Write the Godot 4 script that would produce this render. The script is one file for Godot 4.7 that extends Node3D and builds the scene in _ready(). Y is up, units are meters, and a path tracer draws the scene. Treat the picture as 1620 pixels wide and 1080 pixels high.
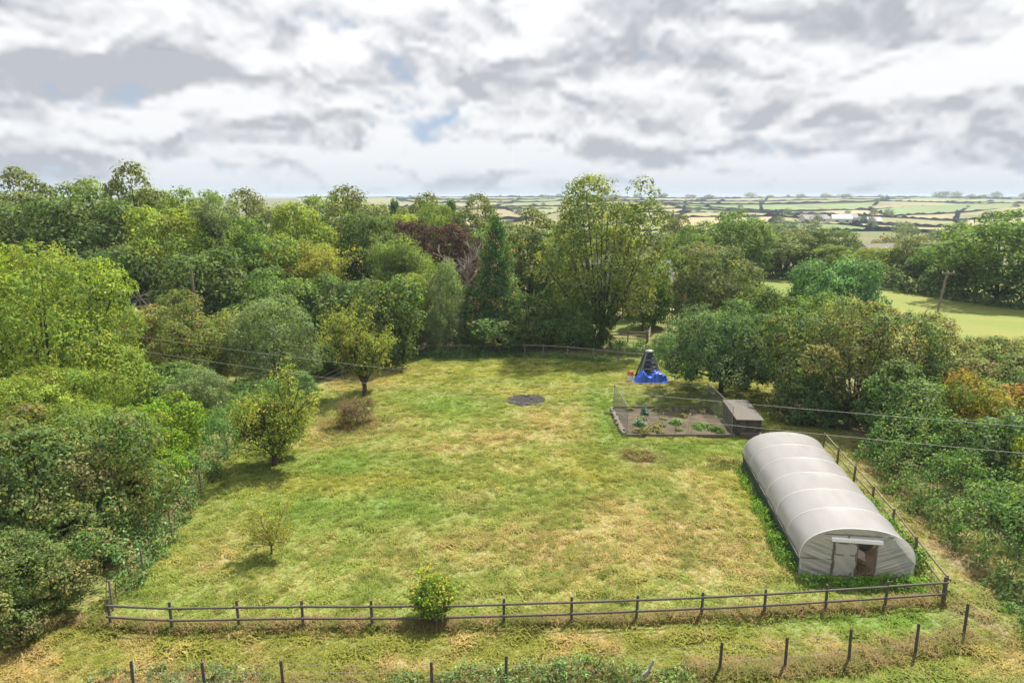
extends Node3D

# ---------------------------------------------------------------- mesh collecting
class Shape:
	var v := PackedVector3Array()
	var n := PackedVector3Array()
	var c := PackedColorArray()
	var i := PackedInt32Array()
	func tri(a: Vector3, b: Vector3, d: Vector3, col := Color.WHITE) -> void:
		var k := v.size()
		var nn := (d - a).cross(b - a).normalized()
		v.append_array([a, b, d]); n.append_array([nn, nn, nn]); c.append_array([col, col, col]); i.append_array([k, k + 1, k + 2])
	func quad(a: Vector3, b: Vector3, d: Vector3, e: Vector3, col := Color.WHITE) -> void:
		var k := v.size()
		var nn := (d - a).cross(b - a) + (e - a).cross(d - a)
		nn = nn.normalized()
		v.append_array([a, b, d, e]); n.append_array([nn, nn, nn, nn]); c.append_array([col, col, col, col]); i.append_array([k, k + 1, k + 2, k, k + 2, k + 3])
	func box(at: Vector3, size: Vector3, turn := Basis.IDENTITY, col := Color.WHITE) -> void:
		var h := size * 0.5
		var p := []
		for k in 8:
			p.append(at + turn * Vector3(h.x if k & 1 else -h.x, h.y if k & 2 else -h.y, h.z if k & 4 else -h.z))
		quad(p[4], p[6], p[7], p[5], col); quad(p[1], p[3], p[2], p[0], col)
		quad(p[0], p[2], p[6], p[4], col); quad(p[5], p[7], p[3], p[1], col)
		quad(p[2], p[3], p[7], p[6], col); quad(p[0], p[4], p[5], p[1], col)
	func tube(pts: Array, radii: Array, sides := 6, capped := true, col := Color.WHITE) -> void:
		var k0 := v.size()
		var side := Vector3.ZERO
		for j in pts.size():
			var dir: Vector3 = (pts[mini(j + 1, pts.size() - 1)] - pts[maxi(j - 1, 0)]).normalized()
			if j == 0:
				side = dir.cross(Vector3.UP if absf(dir.y) < 0.9 else Vector3.RIGHT).normalized()
			else:
				side = (side - dir * side.dot(dir)).normalized()
			var up := side.cross(dir)
			for s in sides:
				var a := TAU * s / sides
				var nn := side * cos(a) + up * sin(a)
				v.append(pts[j] + nn * radii[j]); n.append(nn); c.append(col)
		for j in pts.size() - 1:
			for s in sides:
				var a := k0 + j * sides + s
				var b := k0 + j * sides + (s + 1) % sides
				i.append_array([a, b, a + sides, b, b + sides, a + sides])
		if capped:
			for e in [0, pts.size() - 1]:
				var k := v.size()
				var dir: Vector3 = (pts[-1] - pts[-2]).normalized() if e else (pts[0] - pts[1]).normalized()
				for s in sides:
					v.append(v[k0 + e * sides + s]); n.append(dir); c.append(col)
				for s in range(1, sides - 1):
					if e:
						i.append_array([k, k + s, k + s + 1])
					else:
						i.append_array([k, k + s + 1, k + s])
	func grid(nu: int, nv: int, f: Callable, colf = null) -> void:
		var k := v.size()
		for b in nv + 1:
			for a in nu + 1:
				v.append(f.call(float(a) / nu, float(b) / nv))
				c.append(colf.call(v[-1]) if colf != null else Color.WHITE)
		for b in nv + 1:
			for a in nu + 1:
				var du: Vector3 = v[k + b * (nu + 1) + mini(a + 1, nu)] - v[k + b * (nu + 1) + maxi(a - 1, 0)]
				var dv: Vector3 = v[k + mini(b + 1, nv) * (nu + 1) + a] - v[k + maxi(b - 1, 0) * (nu + 1) + a]
				n.append(du.cross(dv).normalized())
		for b in nv:
			for a in nu:
				var q := k + b * (nu + 1) + a
				i.append_array([q, q + nu + 1, q + 1, q + 1, q + nu + 1, q + nu + 2])
	func mesh() -> ArrayMesh:
		var arr := []
		arr.resize(Mesh.ARRAY_MAX)
		arr[Mesh.ARRAY_VERTEX] = v; arr[Mesh.ARRAY_NORMAL] = n; arr[Mesh.ARRAY_COLOR] = c; arr[Mesh.ARRAY_INDEX] = i
		var m := ArrayMesh.new()
		m.add_surface_from_arrays(Mesh.PRIMITIVE_TRIANGLES, arr)
		return m

var mats := {}
var used := {}
var noise_a := FastNoiseLite.new()
var noise_b := FastNoiseLite.new()
var noise_c := FastNoiseLite.new()
var quad_index := PackedInt32Array()
var spray_cache := {}

func numbered(called: String) -> String:
	var k: int = used.get(called, 0)
	used[called] = k + 1
	return called if k == 0 else "%s_%03d" % [called, k]

func tag(o: Node, label: String, category: String, group := "", kind := "") -> Node:
	if label: o.set_meta("label", label)
	if category: o.set_meta("category", category)
	if group: o.set_meta("group", group)
	if kind: o.set_meta("kind", kind)
	return o

func thing(called: String, label: String, category: String, at := Vector3.ZERO, turn := 0.0, group := "") -> Node3D:
	var o := Node3D.new()
	o.name = numbered(called)
	add_child(o)
	o.position = at; o.rotation.y = turn
	tag(o, label, category, group)
	return o

func put(called: String, mesh: Mesh, m: Material, parent: Node = self) -> MeshInstance3D:
	var o := MeshInstance3D.new()
	o.name = numbered(called) if parent == self else called
	o.mesh = mesh
	o.material_override = m
	parent.add_child(o, true)
	return o

func obj(called: String, s: Shape, m: Material, parent: Node = self) -> MeshInstance3D:
	return put(called, s.mesh(), m, parent)

func srgb(r: float, g: float, b: float) -> Color:      # a linear base colour as albedo_color wants it
	return Color(r, g, b).linear_to_srgb()

func mat(key: String, col: Color, rough := 0.8, tinted := false) -> StandardMaterial3D:
	if not mats.has(key):
		var m := StandardMaterial3D.new()
		m.albedo_color = col
		m.roughness = rough
		m.vertex_color_use_as_albedo = tinted
		m.cull_mode = BaseMaterial3D.CULL_DISABLED
		mats[key] = m
	return mats[key]

func noise_tex(seed_: int, freq: float, lo: float, hi: float, size := 512, kind := FastNoiseLite.TYPE_SIMPLEX_SMOOTH) -> ImageTexture:
	var fn := FastNoiseLite.new()
	fn.seed = seed_; fn.frequency = freq; fn.noise_type = kind
	fn.fractal_type = FastNoiseLite.FRACTAL_FBM; fn.fractal_octaves = 5
	var im := fn.get_seamless_image(size, size)
	im.convert(Image.FORMAT_L8)
	var d := im.get_data()
	var look := PackedByteArray()
	look.resize(256)
	for k in 256:
		look[k] = int(255.0 * lerpf(lo, hi, k / 255.0))
	for k in d.size():
		d[k] = look[d[k]]
	return ImageTexture.create_from_image(Image.create_from_data(size, size, false, Image.FORMAT_L8, d))

# ---------------------------------------------------------------- lie of the land
func far_height(d: float) -> float:
	if d < 130.0: return 0.0
	if d < 330.0: return -12.0 * smoothstep(130.0, 330.0, d)
	if d < 1750.0: return -12.0 + 23.5 * (d - 330.0) / 1420.0
	return 11.5 - 30.0 * smoothstep(1750.0, 3200.0, d)

func land(x: float, z: float) -> float:
	var near := noise_b.get_noise_2d(x * 0.35, z * 0.35) * 0.10 + noise_c.get_noise_2d(x * 0.5, z * 0.5) * 0.06
	var d := -z
	var big := noise_a.get_noise_2d(x * 0.02, z * 0.02) * 9.0 * smoothstep(150.0, 500.0, d) * (1.0 - 0.75 * smoothstep(1200.0, 1700.0, d))
	return near * (1.0 - smoothstep(70.0, 120.0, d)) + far_height(d) + big

var patches := [
	["S", 3.0, -44.2, 3.2, 3.7], ["S", -0.8, -41.4, 2.4, 1.2], ["S", -4.2, -39.4, 2.7, 0.8], ["S", -12.1, -57.4, 4.4, 3.9], ["S", -6.9, -60.1, 3.4, 2.4], ["S", 1.6, -27.1, 5.2, 2.2],
	["S", 7.0, -28.8, 2.6, 2.4], ["S", 10.6, -32.1, 1.6, 4.5], ["S", 9.2, -26.5, 2.4, 2.4], ["S", -12.4, -26.3, 0.5, 1.3], ["S", 11.4, -54.3, 1.6, 1.2], ["S", 13.0, -34.5, 1.0, 2.1],
	["S", -12.5, -41.4, 2.4, 1.4], ["S", -2.9, -32.1, 1.9, 0.9], ["S", 5.3, -31.4, 1.9, 1.4], ["S", -13.0, -54.3, 2.1, 2.3],
	["L", 6.5, -46.0, 1.2, 8.8], ["L", 11.2, -39.4, 4.2, 1.3], ["L", 12.4, -29.4, 0.7, 4.5], ["L", 13.4, -24.2, 3.0, 0.5], ["L", 13.4, -21.9, 4.3, 0.9], ["L", -10.0, -61.5, 7.6, 2.2],
	["L", -9.8, -36.7, 2.5, 1.7], ["L", -6.0, -31.4, 3.4, 2.1], ["L", -0.5, -55.3, 3.7, 1.6], ["L", -5.1, -48.2, 2.8, 2.3], ["L", -10.3, -31.4, 1.9, 1.8], ["L", 14.8, -57.4, 3.3, 1.7], ["L", 12.0, -18.3, 6.0, 1.1],
	["B", 7.5, -37.8, 1.3, 1.7], ["B", -10.8, -43.6, 2.6, 2.1], ["B", 19.9, -31.4, 1.1, 4.3],
	["B", 19.4, -25.5, 1.2, 4.0], ["B", 21.6, -37.2, 2.2, 3.9], ["D", 18.7, -27.6, 0.6, 4.0], ["D", 16.9, -22.0, 1.0, 1.4], ["D", 11.2, -53.9, 1.3, 0.5],
	["Y", 12.0, -32.9, 1.3, 4.7], ["Y", -3.3, -57.4, 11.0, 3.0], ["Y", -10.3, -33.7, 5.3, 1.1], ["Y", 13.1, -46.7, 1.3, 2.9], ["Y", -7.2, -34.5, 6.8, 0.7], ["Y", 4.5, -36.0, 2.0, 3.0]]
var turf := {"S": Color(0.42, 0.33, 0.16), "L": Color(0.15, 0.265, 0.045), "B": Color(0.27, 0.21, 0.125), "D": Color(0.28, 0.215, 0.13), "Y": Color(0.30, 0.30, 0.06)}

func left_edge(z: float) -> float:
	if z > -22.0: return -16.5
	if z > -38.0: return lerpf(-14.8, -17.0, (-22.0 - z) / 16.0)
	if z > -46.0: return -17.0
	return lerpf(-17.0, -11.0, clampf((-46.0 - z) / 19.0, 0.0, 1.0))

func turf_color(x: float, z: float) -> Color:
	var d := -z
	var a := noise_a.get_noise_2d(x * 1.2, z * 1.2)
	var b := noise_b.get_noise_2d(x, z)
	var c := noise_c.get_noise_2d(x, z)
	if d > 66.0 + 4.0 * a or x > 23.0 + 3.0 * a:
		if x > 24.0 + 3.0 * b and d > 56.0 and d < 155.0:                     # the mown field beyond the trees
			return Color(0.20, 0.275, 0.034).lerp(Color(0.265, 0.285, 0.05), smoothstep(-0.2, 0.5, a + 0.4 * b))
		if x > 9.5 and x < 24.0 and d > 68.0 and d < 93.0:                   # the lawn by the house
			return Color(0.16, 0.225, 0.03).lerp(Color(0.21, 0.21, 0.05), smoothstep(-0.2, 0.5, a + 0.5 * c))
		if d > 155.0:
			return Color(0.13, 0.17, 0.04).lerp(Color(0.20, 0.19, 0.06), smoothstep(-0.3, 0.4, a))
		return Color(0.24, 0.245, 0.10).lerp(Color(0.27, 0.22, 0.13), smoothstep(-0.3, 0.4, b + c * 0.5))
	var green := Color(0.235, 0.295, 0.072)
	var t := smoothstep(-0.35, 0.75, a * 0.7 + b * 0.45 + c * 0.6)
	var col := green.lerp(Color(0.36, 0.335, 0.115), t)
	if z > -21.5 + 0.5 * b:                                              # rank dry strip outside the rails
		col = Color(0.228, 0.246, 0.054).lerp(Color(0.384, 0.306, 0.132), smoothstep(-0.15, 0.6, a + b * 0.9))
	for p in patches:
		var dx: float = (x - p[1]) / p[3]
		var dz: float = (z - p[2]) / p[4]
		var q := dx * dx + dz * dz
		if q < 4.0:
			var w := exp(-q * 0.9) * clampf(0.8 + 0.6 * b + 1.2 * c, 0.0, 1.0)
			col = col.lerp(turf[p[0]], clampf(w, 0.0, 0.92))
	var fleck := smoothstep(0.25, 0.6, c + 0.5 * b)
	return col.lerp(Color(0.28, 0.225, 0.11), fleck * 0.28)

# ---------------------------------------------------------------- sky
var cloud_a := FastNoiseLite.new()
var cloud_b := FastNoiseLite.new()
# az, el, half width, half height (degrees), how much darker / how much more open
var masses := [[-8.0, 6.6, 12.0, 1.5, 0.55, 0.0], [-29.0, 8.5, 11.0, 3.0, 0.35, 0.0], [24.0, 10.2, 8.0, 2.0, 0.55, 0.0], [13.0, 7.2, 6.0, 1.6, 0.35, 0.0], [2.0, 8.0, 5.0, 2.2, 0.2, 0.0], [26.0, 4.6, 6.0, 0.8, 0.35, 0.0], [-11.5, 9.4, 4.5, 1.6, -0.55, 0.0],
	[4.0, 13.0, 6.0, 1.5, -0.35, 0.0], [36.0, 12.8, 7.0, 2.5, -0.5, 0.0], [-17.0, 11.0, 2.0, 1.4, 0.1, 0.55], [33.5, 9.6, 2.0, 0.7, 0.0, 0.9], [-15.0, 2.0, 6.5, 0.6, 0.0, 0.9], [-33.0, 4.6, 2.5, 0.5, 0.0, 0.7], [12.0, 4.2, 5.0, 0.5, 0.15, 0.35]]

func sky_at(dir: Vector3) -> Color:
	var y := maxf(dir.y, 0.0)
	var k := 1.0 / (y + 0.36)
	var px := dir.x * k
	var pz := dir.z * k
	var wx := cloud_b.get_noise_2d(px * 0.9 + 7.0, pz * 0.9) * 0.13
	var wz := cloud_b.get_noise_2d(px * 0.9, pz * 0.9 + 31.0) * 0.13
	var dens := cloud_a.get_noise_2d(px + wx, pz + wz)
	var lit := dens - cloud_a.get_noise_2d((px + wx) * 0.955 + 0.02, (pz + wz) * 0.955)
	var thick := cloud_a.get_noise_2d(px * 0.55 + 50.0 + wx, pz * 0.8 + wz)
	var fine := cloud_b.get_noise_2d(px * 3.0 + wx * 4.0, pz * 3.4 + wz * 4.0)
	var az := rad_to_deg(atan2(dir.x, -dir.z))
	var el := rad_to_deg(asin(clampf(dir.y, -1.0, 1.0)))
	var dark := 0.0
	var hole := 0.0
	for m in masses:
		var ax: float = (az - m[0]) / m[2]
		var ay: float = (el - m[1]) / m[3]
		var q := ax * ax + ay * ay
		if q < 6.0:
			var w := exp(-q) * clampf(0.8 + fine * 0.9 + dens, 0.0, 1.6)
			dark += w * m[4]
			hole += w * m[5]
	var cover := smoothstep(-0.5, -0.12, dens + 0.22 * fine + 0.2 - hole * 0.75)
	var grey := clampf(0.47 + thick * 0.75 + dens * 0.3 + dark * 0.45 - lit * 2.0 - fine * 0.46 - 0.3 * exp(-y * 13.0), 0.0, 1.3)
	var cloud := Color(0.96, 0.965, 0.975).lerp(Color(0.46, 0.475, 0.515), smoothstep(0.0, 1.3, grey))
	var blue := Color(0.36, 0.50, 0.70).lerp(Color(0.62, 0.72, 0.82), exp(-y * 9.0))
	var col := blue.lerp(cloud, cover * 0.97)
	col = col.lerp(Color(0.60, 0.69, 0.79), 0.85 * exp(-y * 34.0)) * (0.93 + 0.6 * y)      # cloudy air is brighter towards the zenith
	return col

func build_sky() -> PanoramaSkyMaterial:
	cloud_a.seed = 23; cloud_a.frequency = 1.5; cloud_a.fractal_octaves = 7; cloud_a.fractal_gain = 0.54; cloud_a.noise_type = FastNoiseLite.TYPE_SIMPLEX_SMOOTH
	cloud_b.seed = 8; cloud_b.frequency = 2.4; cloud_b.fractal_octaves = 6; cloud_b.noise_type = FastNoiseLite.TYPE_SIMPLEX_SMOOTH
	var W := 4096
	var rows := 270                                                     # where the air comes into view at full sharpness, the rest a quarter of it
	var full := Image.create(W, 2048, false, Image.FORMAT_RGBF)
	full.fill(Color(0.22, 0.22, 0.14))
	var part := func(w: int, y0: int, y1: int, total: int, x0: int, x1: int) -> Image:
		var h := y1 - y0
		var bands := []
		bands.resize(h)
		var work := func(r: int) -> void:
			var row := PackedFloat32Array()
			row.resize((x1 - x0) * 3)
			var el := PI * (0.5 - (y0 + r + 0.5) / total)
			for x in x1 - x0:
				var az := TAU * ((x0 + x + 0.5) / w - 0.5)
				var col := sky_at(Vector3(sin(az) * cos(el), sin(el), -cos(az) * cos(el)))
				row[x * 3] = col.r; row[x * 3 + 1] = col.g; row[x * 3 + 2] = col.b
			bands[r] = row
		var job := WorkerThreadPool.add_group_task(work, h)
		WorkerThreadPool.wait_for_group_task_completion(job)
		var all := PackedByteArray()
		for b in bands:
			all.append_array(b.to_byte_array())
		return Image.create_from_data(x1 - x0, h, false, Image.FORMAT_RGBF, all)
	var high: Image = part.call(1024, 0, 257, 512, 0, 1024)
	high.resize(W, 1028, Image.INTERPOLATE_CUBIC)
	full.blit_rect(high, Rect2i(0, 0, W, 1028), Vector2i.ZERO)
	var low: Image = part.call(W, 1028 - rows, 1028, 2048, 1408, 2688)
	full.blit_rect(low, Rect2i(0, 0, 1280, rows), Vector2i(1408, 1028 - rows))
	var m := PanoramaSkyMaterial.new()
	m.panorama = ImageTexture.create_from_image(full)
	return m

# ---------------------------------------------------------------- foliage
func leaf_mat(key: String, rough := 0.62) -> StandardMaterial3D:
	var m := mat("leaf_" + key, Color.WHITE, rough, true)
	m.backlight_enabled = true
	m.backlight = Color(1.0, 1.0, 0.62)
	m.metallic_specular = 0.22
	return m

func bark_mat(key: String, col: Color) -> StandardMaterial3D:
	var m := mat("bark_" + key, col, 0.9, false)
	if m.albedo_texture == null:
		if not mats.has("bark_tex"):
			mats["bark_tex"] = noise_tex(77, 0.03, 0.45, 1.0, 256)
		m.albedo_texture = mats["bark_tex"]
		m.uv1_triplanar = true
		m.uv1_scale = Vector3(1.2, 0.35, 1.2)
	return m

# a spray: COUNT folded leaves of about LEAF metres in a flattened ball of radius RAD, facing mostly up and out
func spray(key: String, variant: int, leaf: float, rad: float, count: int, cols: Array, narrow := 0.55) -> Array:
	var id := "%s/%d" % [key, variant]
	if spray_cache.has(id): return spray_cache[id]
	var r := RandomNumberGenerator.new()
	r.seed = hash(id)
	var v := PackedVector3Array()
	var n := PackedVector3Array()
	var c := PackedColorArray()
	var main: Color = cols[variant % cols.size()] * ([0.85, 1.2, 1.0][variant % 3] * 2.15)
	main = Color(main.r + 0.018, main.g + 0.010, main.b + 0.012)
	for k in count:
		var d := Vector3(r.randfn(), r.randfn() * 0.8, r.randfn()).normalized()
		var at := d * rad * pow(r.randf(), 0.45)
		at.y *= 0.7
		var up := (d * 0.55 + Vector3.UP * 0.6 + Vector3(r.randfn(), r.randfn(), r.randfn()) * 0.3).normalized()
		var along := up.cross(Vector3(r.randfn(), r.randfn(), r.randfn())).normalized()
		var across := up.cross(along)
		var l := leaf * r.randf_range(0.7, 1.3)
		var w := l * narrow * 0.5
		var dip := up * l * 0.10
		v.append_array([at - along * l * 0.5, at + across * w + dip, at + along * l * 0.5, at - across * w + dip])
		n.append_array([up, (up + across * 0.25).normalized(), up, (up - across * 0.25).normalized()])
		var col: Color = main if r.randf() < 0.8 else cols[r.randi() % cols.size()]
		col = col * r.randf_range(0.75, 1.3)
		col.a = 1.0
		c.append_array([col, col, col, col])
	spray_cache[id] = [v, n, c]
	return spray_cache[id]

func quads_mesh(v: PackedVector3Array, n: PackedVector3Array, c: PackedColorArray) -> ArrayMesh:
	var quads := v.size() / 4
	while quad_index.size() < quads * 6:
		var q := quad_index.size() / 6 * 4
		quad_index.append_array([q, q + 1, q + 2, q, q + 2, q + 3])
	var arr := []
	arr.resize(Mesh.ARRAY_MAX)
	arr[Mesh.ARRAY_VERTEX] = v; arr[Mesh.ARRAY_NORMAL] = n; arr[Mesh.ARRAY_COLOR] = c; arr[Mesh.ARRAY_INDEX] = quad_index.slice(0, quads * 6)
	var m := ArrayMesh.new()
	m.add_surface_from_arrays(Mesh.PRIMITIVE_TRIANGLES, arr)
	return m

class Leafage:
	var v := PackedVector3Array()
	var n := PackedVector3Array()
	var c := PackedColorArray()
	func add(s: Array, at: Vector3, out: Vector3, r: RandomNumberGenerator, size := 1.0) -> void:
		var y := out.normalized()
		var x := y.cross(Vector3(r.randfn(), r.randfn(), r.randfn())).normalized()
		var b := Basis(x, y, x.cross(y))
		v.append_array(Transform3D(b.scaled(Vector3.ONE * size), at) * (s[0] as PackedVector3Array))
		n.append_array(Transform3D(b, Vector3.ZERO) * (s[1] as PackedVector3Array))
		c.append_array(s[2])

# a crown of overlapping lobes over a main ellipsoid that spans heights LO..H and width W. Returns [mesh, lobe centres]
func crown(key: String, seed_: int, h: float, w: float, lo: float, lobes: int, leaf: float, cols: Array, o := {}) -> Array:
	var r := RandomNumberGenerator.new()
	r.seed = seed_
	var half := Vector3(w * 0.5, (h - lo) * 0.5, w * 0.5 * o.get("deep", 1.0))
	var mid := Vector3(0, (h + lo) * 0.5, 0)
	var rad: float = leaf * 2.3
	var count: int = o.get("count", 20)
	var cov: float = o.get("cover", 3.0)
	var big: float = o.get("lobe", 0.42)
	var taper: float = o.get("taper", 0.0)
	var list := []
	lobes = int(lobes * 1.6)
	big *= 0.74
	for k in lobes:
		var yy: float = 1.0 - o.get("skirt", 1.55) * (k + 0.5) / lobes
		var a := k * 2.399963 + r.randf_range(-0.5, 0.5)
		var ring := sqrt(maxf(0.0, 1.0 - yy * yy))
		var dir := Vector3(cos(a) * ring, yy, sin(a) * ring)
		var reach := r.randf_range(0.42, 0.93)
		var c := mid + dir * half * reach
		if taper > 0.0:
			var f := 1.0 - taper * clampf((c.y - lo) / (h - lo), 0.0, 1.0)
			c.x *= f; c.z *= f
		var lr: float = big * minf(half.x, half.y * 1.15) * r.randf_range(0.65, 1.4)
		list.append([c, lr, dir])
	list.append([mid, minf(half.x, half.y) * o.get("core", 0.6), Vector3.UP])
	var f := Leafage.new()
	for l in list.size():
		var c: Vector3 = list[l][0]
		var lr: float = list[l][1]
		var pref := r.randi()
		var m := int(cov * 4.0 * PI * lr * lr * 0.62 / (PI * rad * rad)) + 3
		for k in m:
			var d := Vector3(r.randfn(), r.randfn(), r.randfn()).normalized()
			if d.dot(list[l][2]) < -0.3 and d.y < 0.5: continue
			if d.y < -0.85: continue
			var at := c + d * lr * (r.randf_range(0.72, 1.06) + (0.22 if r.randf() < 0.06 else 0.0)) * Vector3(1, 0.85, 1)
			var inside := false
			for q in list:
				if q[0] != c and at.distance_squared_to(q[0]) < q[1] * q[1] * 0.42:
					inside = true
					break
			if inside: continue
			var variant := pref % (cols.size() * 3) if r.randf() < 0.65 else r.randi() % (cols.size() * 3)
			f.add(spray(key, variant, leaf, rad, count, cols, o.get("narrow", 0.55)), at, d + Vector3.UP * 0.6, r, r.randf_range(0.7, 1.45))
	return [quads_mesh(f.v, f.n, f.c), list]

func trunk_shape(seed_: int, thick: float, goals: Array, lo: float, lean := 0.0) -> Shape:
	var r := RandomNumberGenerator.new()
	r.seed = seed_
	var s := Shape.new()
	var top := Vector3(lean, lo + 0.8, 0)
	s.tube([Vector3(0, -0.3, 0), Vector3(lean * 0.2, lo * 0.4, r.randf_range(-0.1, 0.1)), top], [thick * 1.3, thick, thick * 0.8], 8, false)
	for g in goals:
		var to: Vector3 = g
		var bend := top.lerp(to, 0.45) + Vector3(0, -0.12 * top.distance_to(to), 0)
		var from := top + Vector3(0, -0.3, 0)
		s.tube([from, bend, to], [thick * 0.55, thick * 0.36, thick * 0.12], 6, false)
	return s

# one lobed tree or shrub: a thing with trunk and crown
func lobed(called: String, label: String, category: String, at: Vector3, made: Array, turn := 0.0, size := Vector3.ONE, group := "", leafm := "broad", bark: Material = null) -> Node3D:
	var t := thing(called, label, category, at, turn, group)
	put("trunk", made[1], bark if bark else bark_mat("brown", srgb(0.10, 0.075, 0.055)), t)
	put("crown", made[0], leaf_mat(leafm), t)
	t.scale = size
	return t

func plant_form(key: String, seed_: int, h: float, w: float, lo: float, lobes: int, leaf: float, cols: Array, o := {}) -> Array:
	var m := crown(key, seed_, h, w, lo, lobes, leaf, cols, o)
	var goals := []
	for k in range(0, m[1].size() - 1, 3):
		goals.append(m[1][k][0])
	return [m[0], trunk_shape(seed_ + 5, o.get("thick", 0.022 * h + 0.03), goals, lo * 0.8 + 0.3).mesh()]

# branching tree: SHAPE gets the wood, returns twig points [at, dir, level]
func branch(s: Shape, r: RandomNumberGenerator, at: Vector3, dir: Vector3, length: float, thick: float, level: int, o: Dictionary, tips: Array) -> void:
	var pts := [at]
	var rad := [thick]
	var p := at
	var d := dir
	var segs := 4
	for k in segs:
		d = (d + Vector3(r.randfn(), r.randfn(), r.randfn()) * o.wobble + Vector3.UP * o.rise).normalized()
		p = p + d * length / segs
		pts.append(p)
		rad.append(maxf(thick * (1.0 - 0.62 * (k + 1) / segs), o.thin))
		if level <= o.leafy:
			tips.append([p, d, level])
	s.tube(pts, rad, 7 if thick > 0.06 else 4, false)
	if level == 0: return
	var kids: int = o.kids[level]
	for k in kids:
		var f := r.randf_range(o.from, 1.0)
		var j := clampi(int(f * segs), 1, segs)
		var side := d.cross(Vector3(r.randfn(), r.randfn(), r.randfn())).normalized()
		var nd: Vector3 = (d * o.ahead + side * o.spread).normalized()
		branch(s, r, pts[j], nd, length * r.randf_range(0.55, 0.8) * o.shorter, maxf(rad[j] * 0.72, o.thin), level - 1, o, tips)

func branched(called: String, label: String, category: String, at: Vector3, seed_: int, o: Dictionary, cols: Array, leaf: float, bark: Material, leafm := "broad") -> Node3D:
	var r := RandomNumberGenerator.new()
	r.seed = seed_
	var t := thing(called, label, category, at)
	var s := Shape.new()
	var tips := []
	var top: Vector3 = o.trunk
	s.tube([Vector3(0, -0.25, 0), top * 0.5 + Vector3(0.04, 0, 0.03), top], [o.thick * 1.35, o.thick, o.thick * 0.9], 9, false)
	for k in o.limbs:
		var a: float = TAU * (k + r.randf_range(-0.3, 0.3)) / o.limbs
		var down: float = r.randf_range(0.0, o.get("along", 0.0))
		var wide: float = o.open * (1.0 + o.get("splay", 0.0) * down)
		var d := Vector3(cos(a) * wide, 1.0, sin(a) * wide).normalized()
		branch(s, r, top * (1.0 - down), d, o.length * r.randf_range(0.65, 1.2), o.thick * 0.62, o.levels, o, tips)
	obj("trunk", s, bark, t)
	if o.sprays > 0:
		var f := Leafage.new()
		for k in tips.size():
			for q in o.sprays:
				var p: Vector3 = tips[k][0] + Vector3(r.randfn(), r.randfn(), r.randfn()) * o.scatter
				if p.y < o.get("floor", 0.2): continue
				f.add(spray(called + str(seed_), r.randi() % (cols.size() * 3), leaf, leaf * o.get("puff", 2.6), o.get("count", 12), cols, o.get("narrow", 0.5)), p, (tips[k][1] as Vector3) + Vector3.UP * 0.7, r, r.randf_range(0.75, 1.2))
		put("crown", quads_mesh(f.v, f.n, f.c), leaf_mat(leafm), t)
	return t

# low mounded growth along a path: bramble banks, hedges, nettles
func bank(called: String, label: String, category: String, pts: Array, widths: Array, heights: Array, leaf: float, cols: Array, seed_: int, group := "", dense := 3.2, part := "foliage") -> Node3D:
	var r := RandomNumberGenerator.new()
	r.seed = seed_
	var o: Vector3 = pts[0]
	o.y = land(o.x, o.z)
	var t := thing(called, label, category, o, 0.0, group)
	var f := Leafage.new()
	var stems := Shape.new()
	var rad := leaf * 2.7
	for k in pts.size() - 1:
		var a: Vector3 = pts[k]
		var b: Vector3 = pts[k + 1]
		var l := a.distance_to(b)
		var area: float = l * (widths[k] + widths[k + 1] + heights[k] + heights[k + 1]) * 0.75
		for q in int(area * dense / (PI * rad * rad)):
			var u := r.randf()
			var w: float = lerpf(widths[k], widths[k + 1], u) * 0.5
			var at := a.lerp(b, u)
			var lump := 0.75 + 0.95 * noise_b.get_noise_2d(at.x * 0.9 + seed_, at.z * 0.9) + 0.28 * noise_c.get_noise_2d(at.x * 0.5, at.z * 0.5 + seed_)
			var h: float = lerpf(heights[k], heights[k + 1], u) * lump
			var ang := r.randf_range(-0.1, PI + 0.1)
			var side := (b - a).cross(Vector3.UP).normalized()
			var shell := r.randf_range(0.72, 1.06)
			var p := at + side * cos(ang) * w * shell * (1.0 + 0.7 * noise_b.get_noise_2d(at.x * 1.1, at.z * 1.1 + 3.0 * signf(cos(ang))))
			p.y = land(p.x, p.z) + maxf(0.05, sin(ang) * h * shell)
			f.add(spray(called + str(seed_), r.randi() % (cols.size() * 3), leaf, rad, 18, cols), p - o, side * cos(ang) + Vector3.UP * (0.5 + sin(ang)), r, r.randf_range(0.75, 1.3))
		for q in int(l * 1.5) + 2:
			var at: Vector3 = a.lerp(b, r.randf()) + Vector3(r.randf_range(-0.4, 0.4), 0, r.randf_range(-0.4, 0.4)) * widths[k]
			at.y = land(at.x, at.z)
			var to: Vector3 = at + Vector3(r.randf_range(-0.5, 0.5), heights[k] * r.randf_range(0.5, 0.95), r.randf_range(-0.5, 0.5))
			stems.tube([at - o, at.lerp(to, 0.6) + Vector3(0, 0.12, 0) - o, to - o], [0.02, 0.015, 0.006], 4, false)
	obj("stem", stems, bark_mat("stem", srgb(0.13, 0.085, 0.055)), t).set_meta("kind", "stuff")
	put(part, quads_mesh(f.v, f.n, f.c), leaf_mat("broad"), t)
	return t

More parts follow.
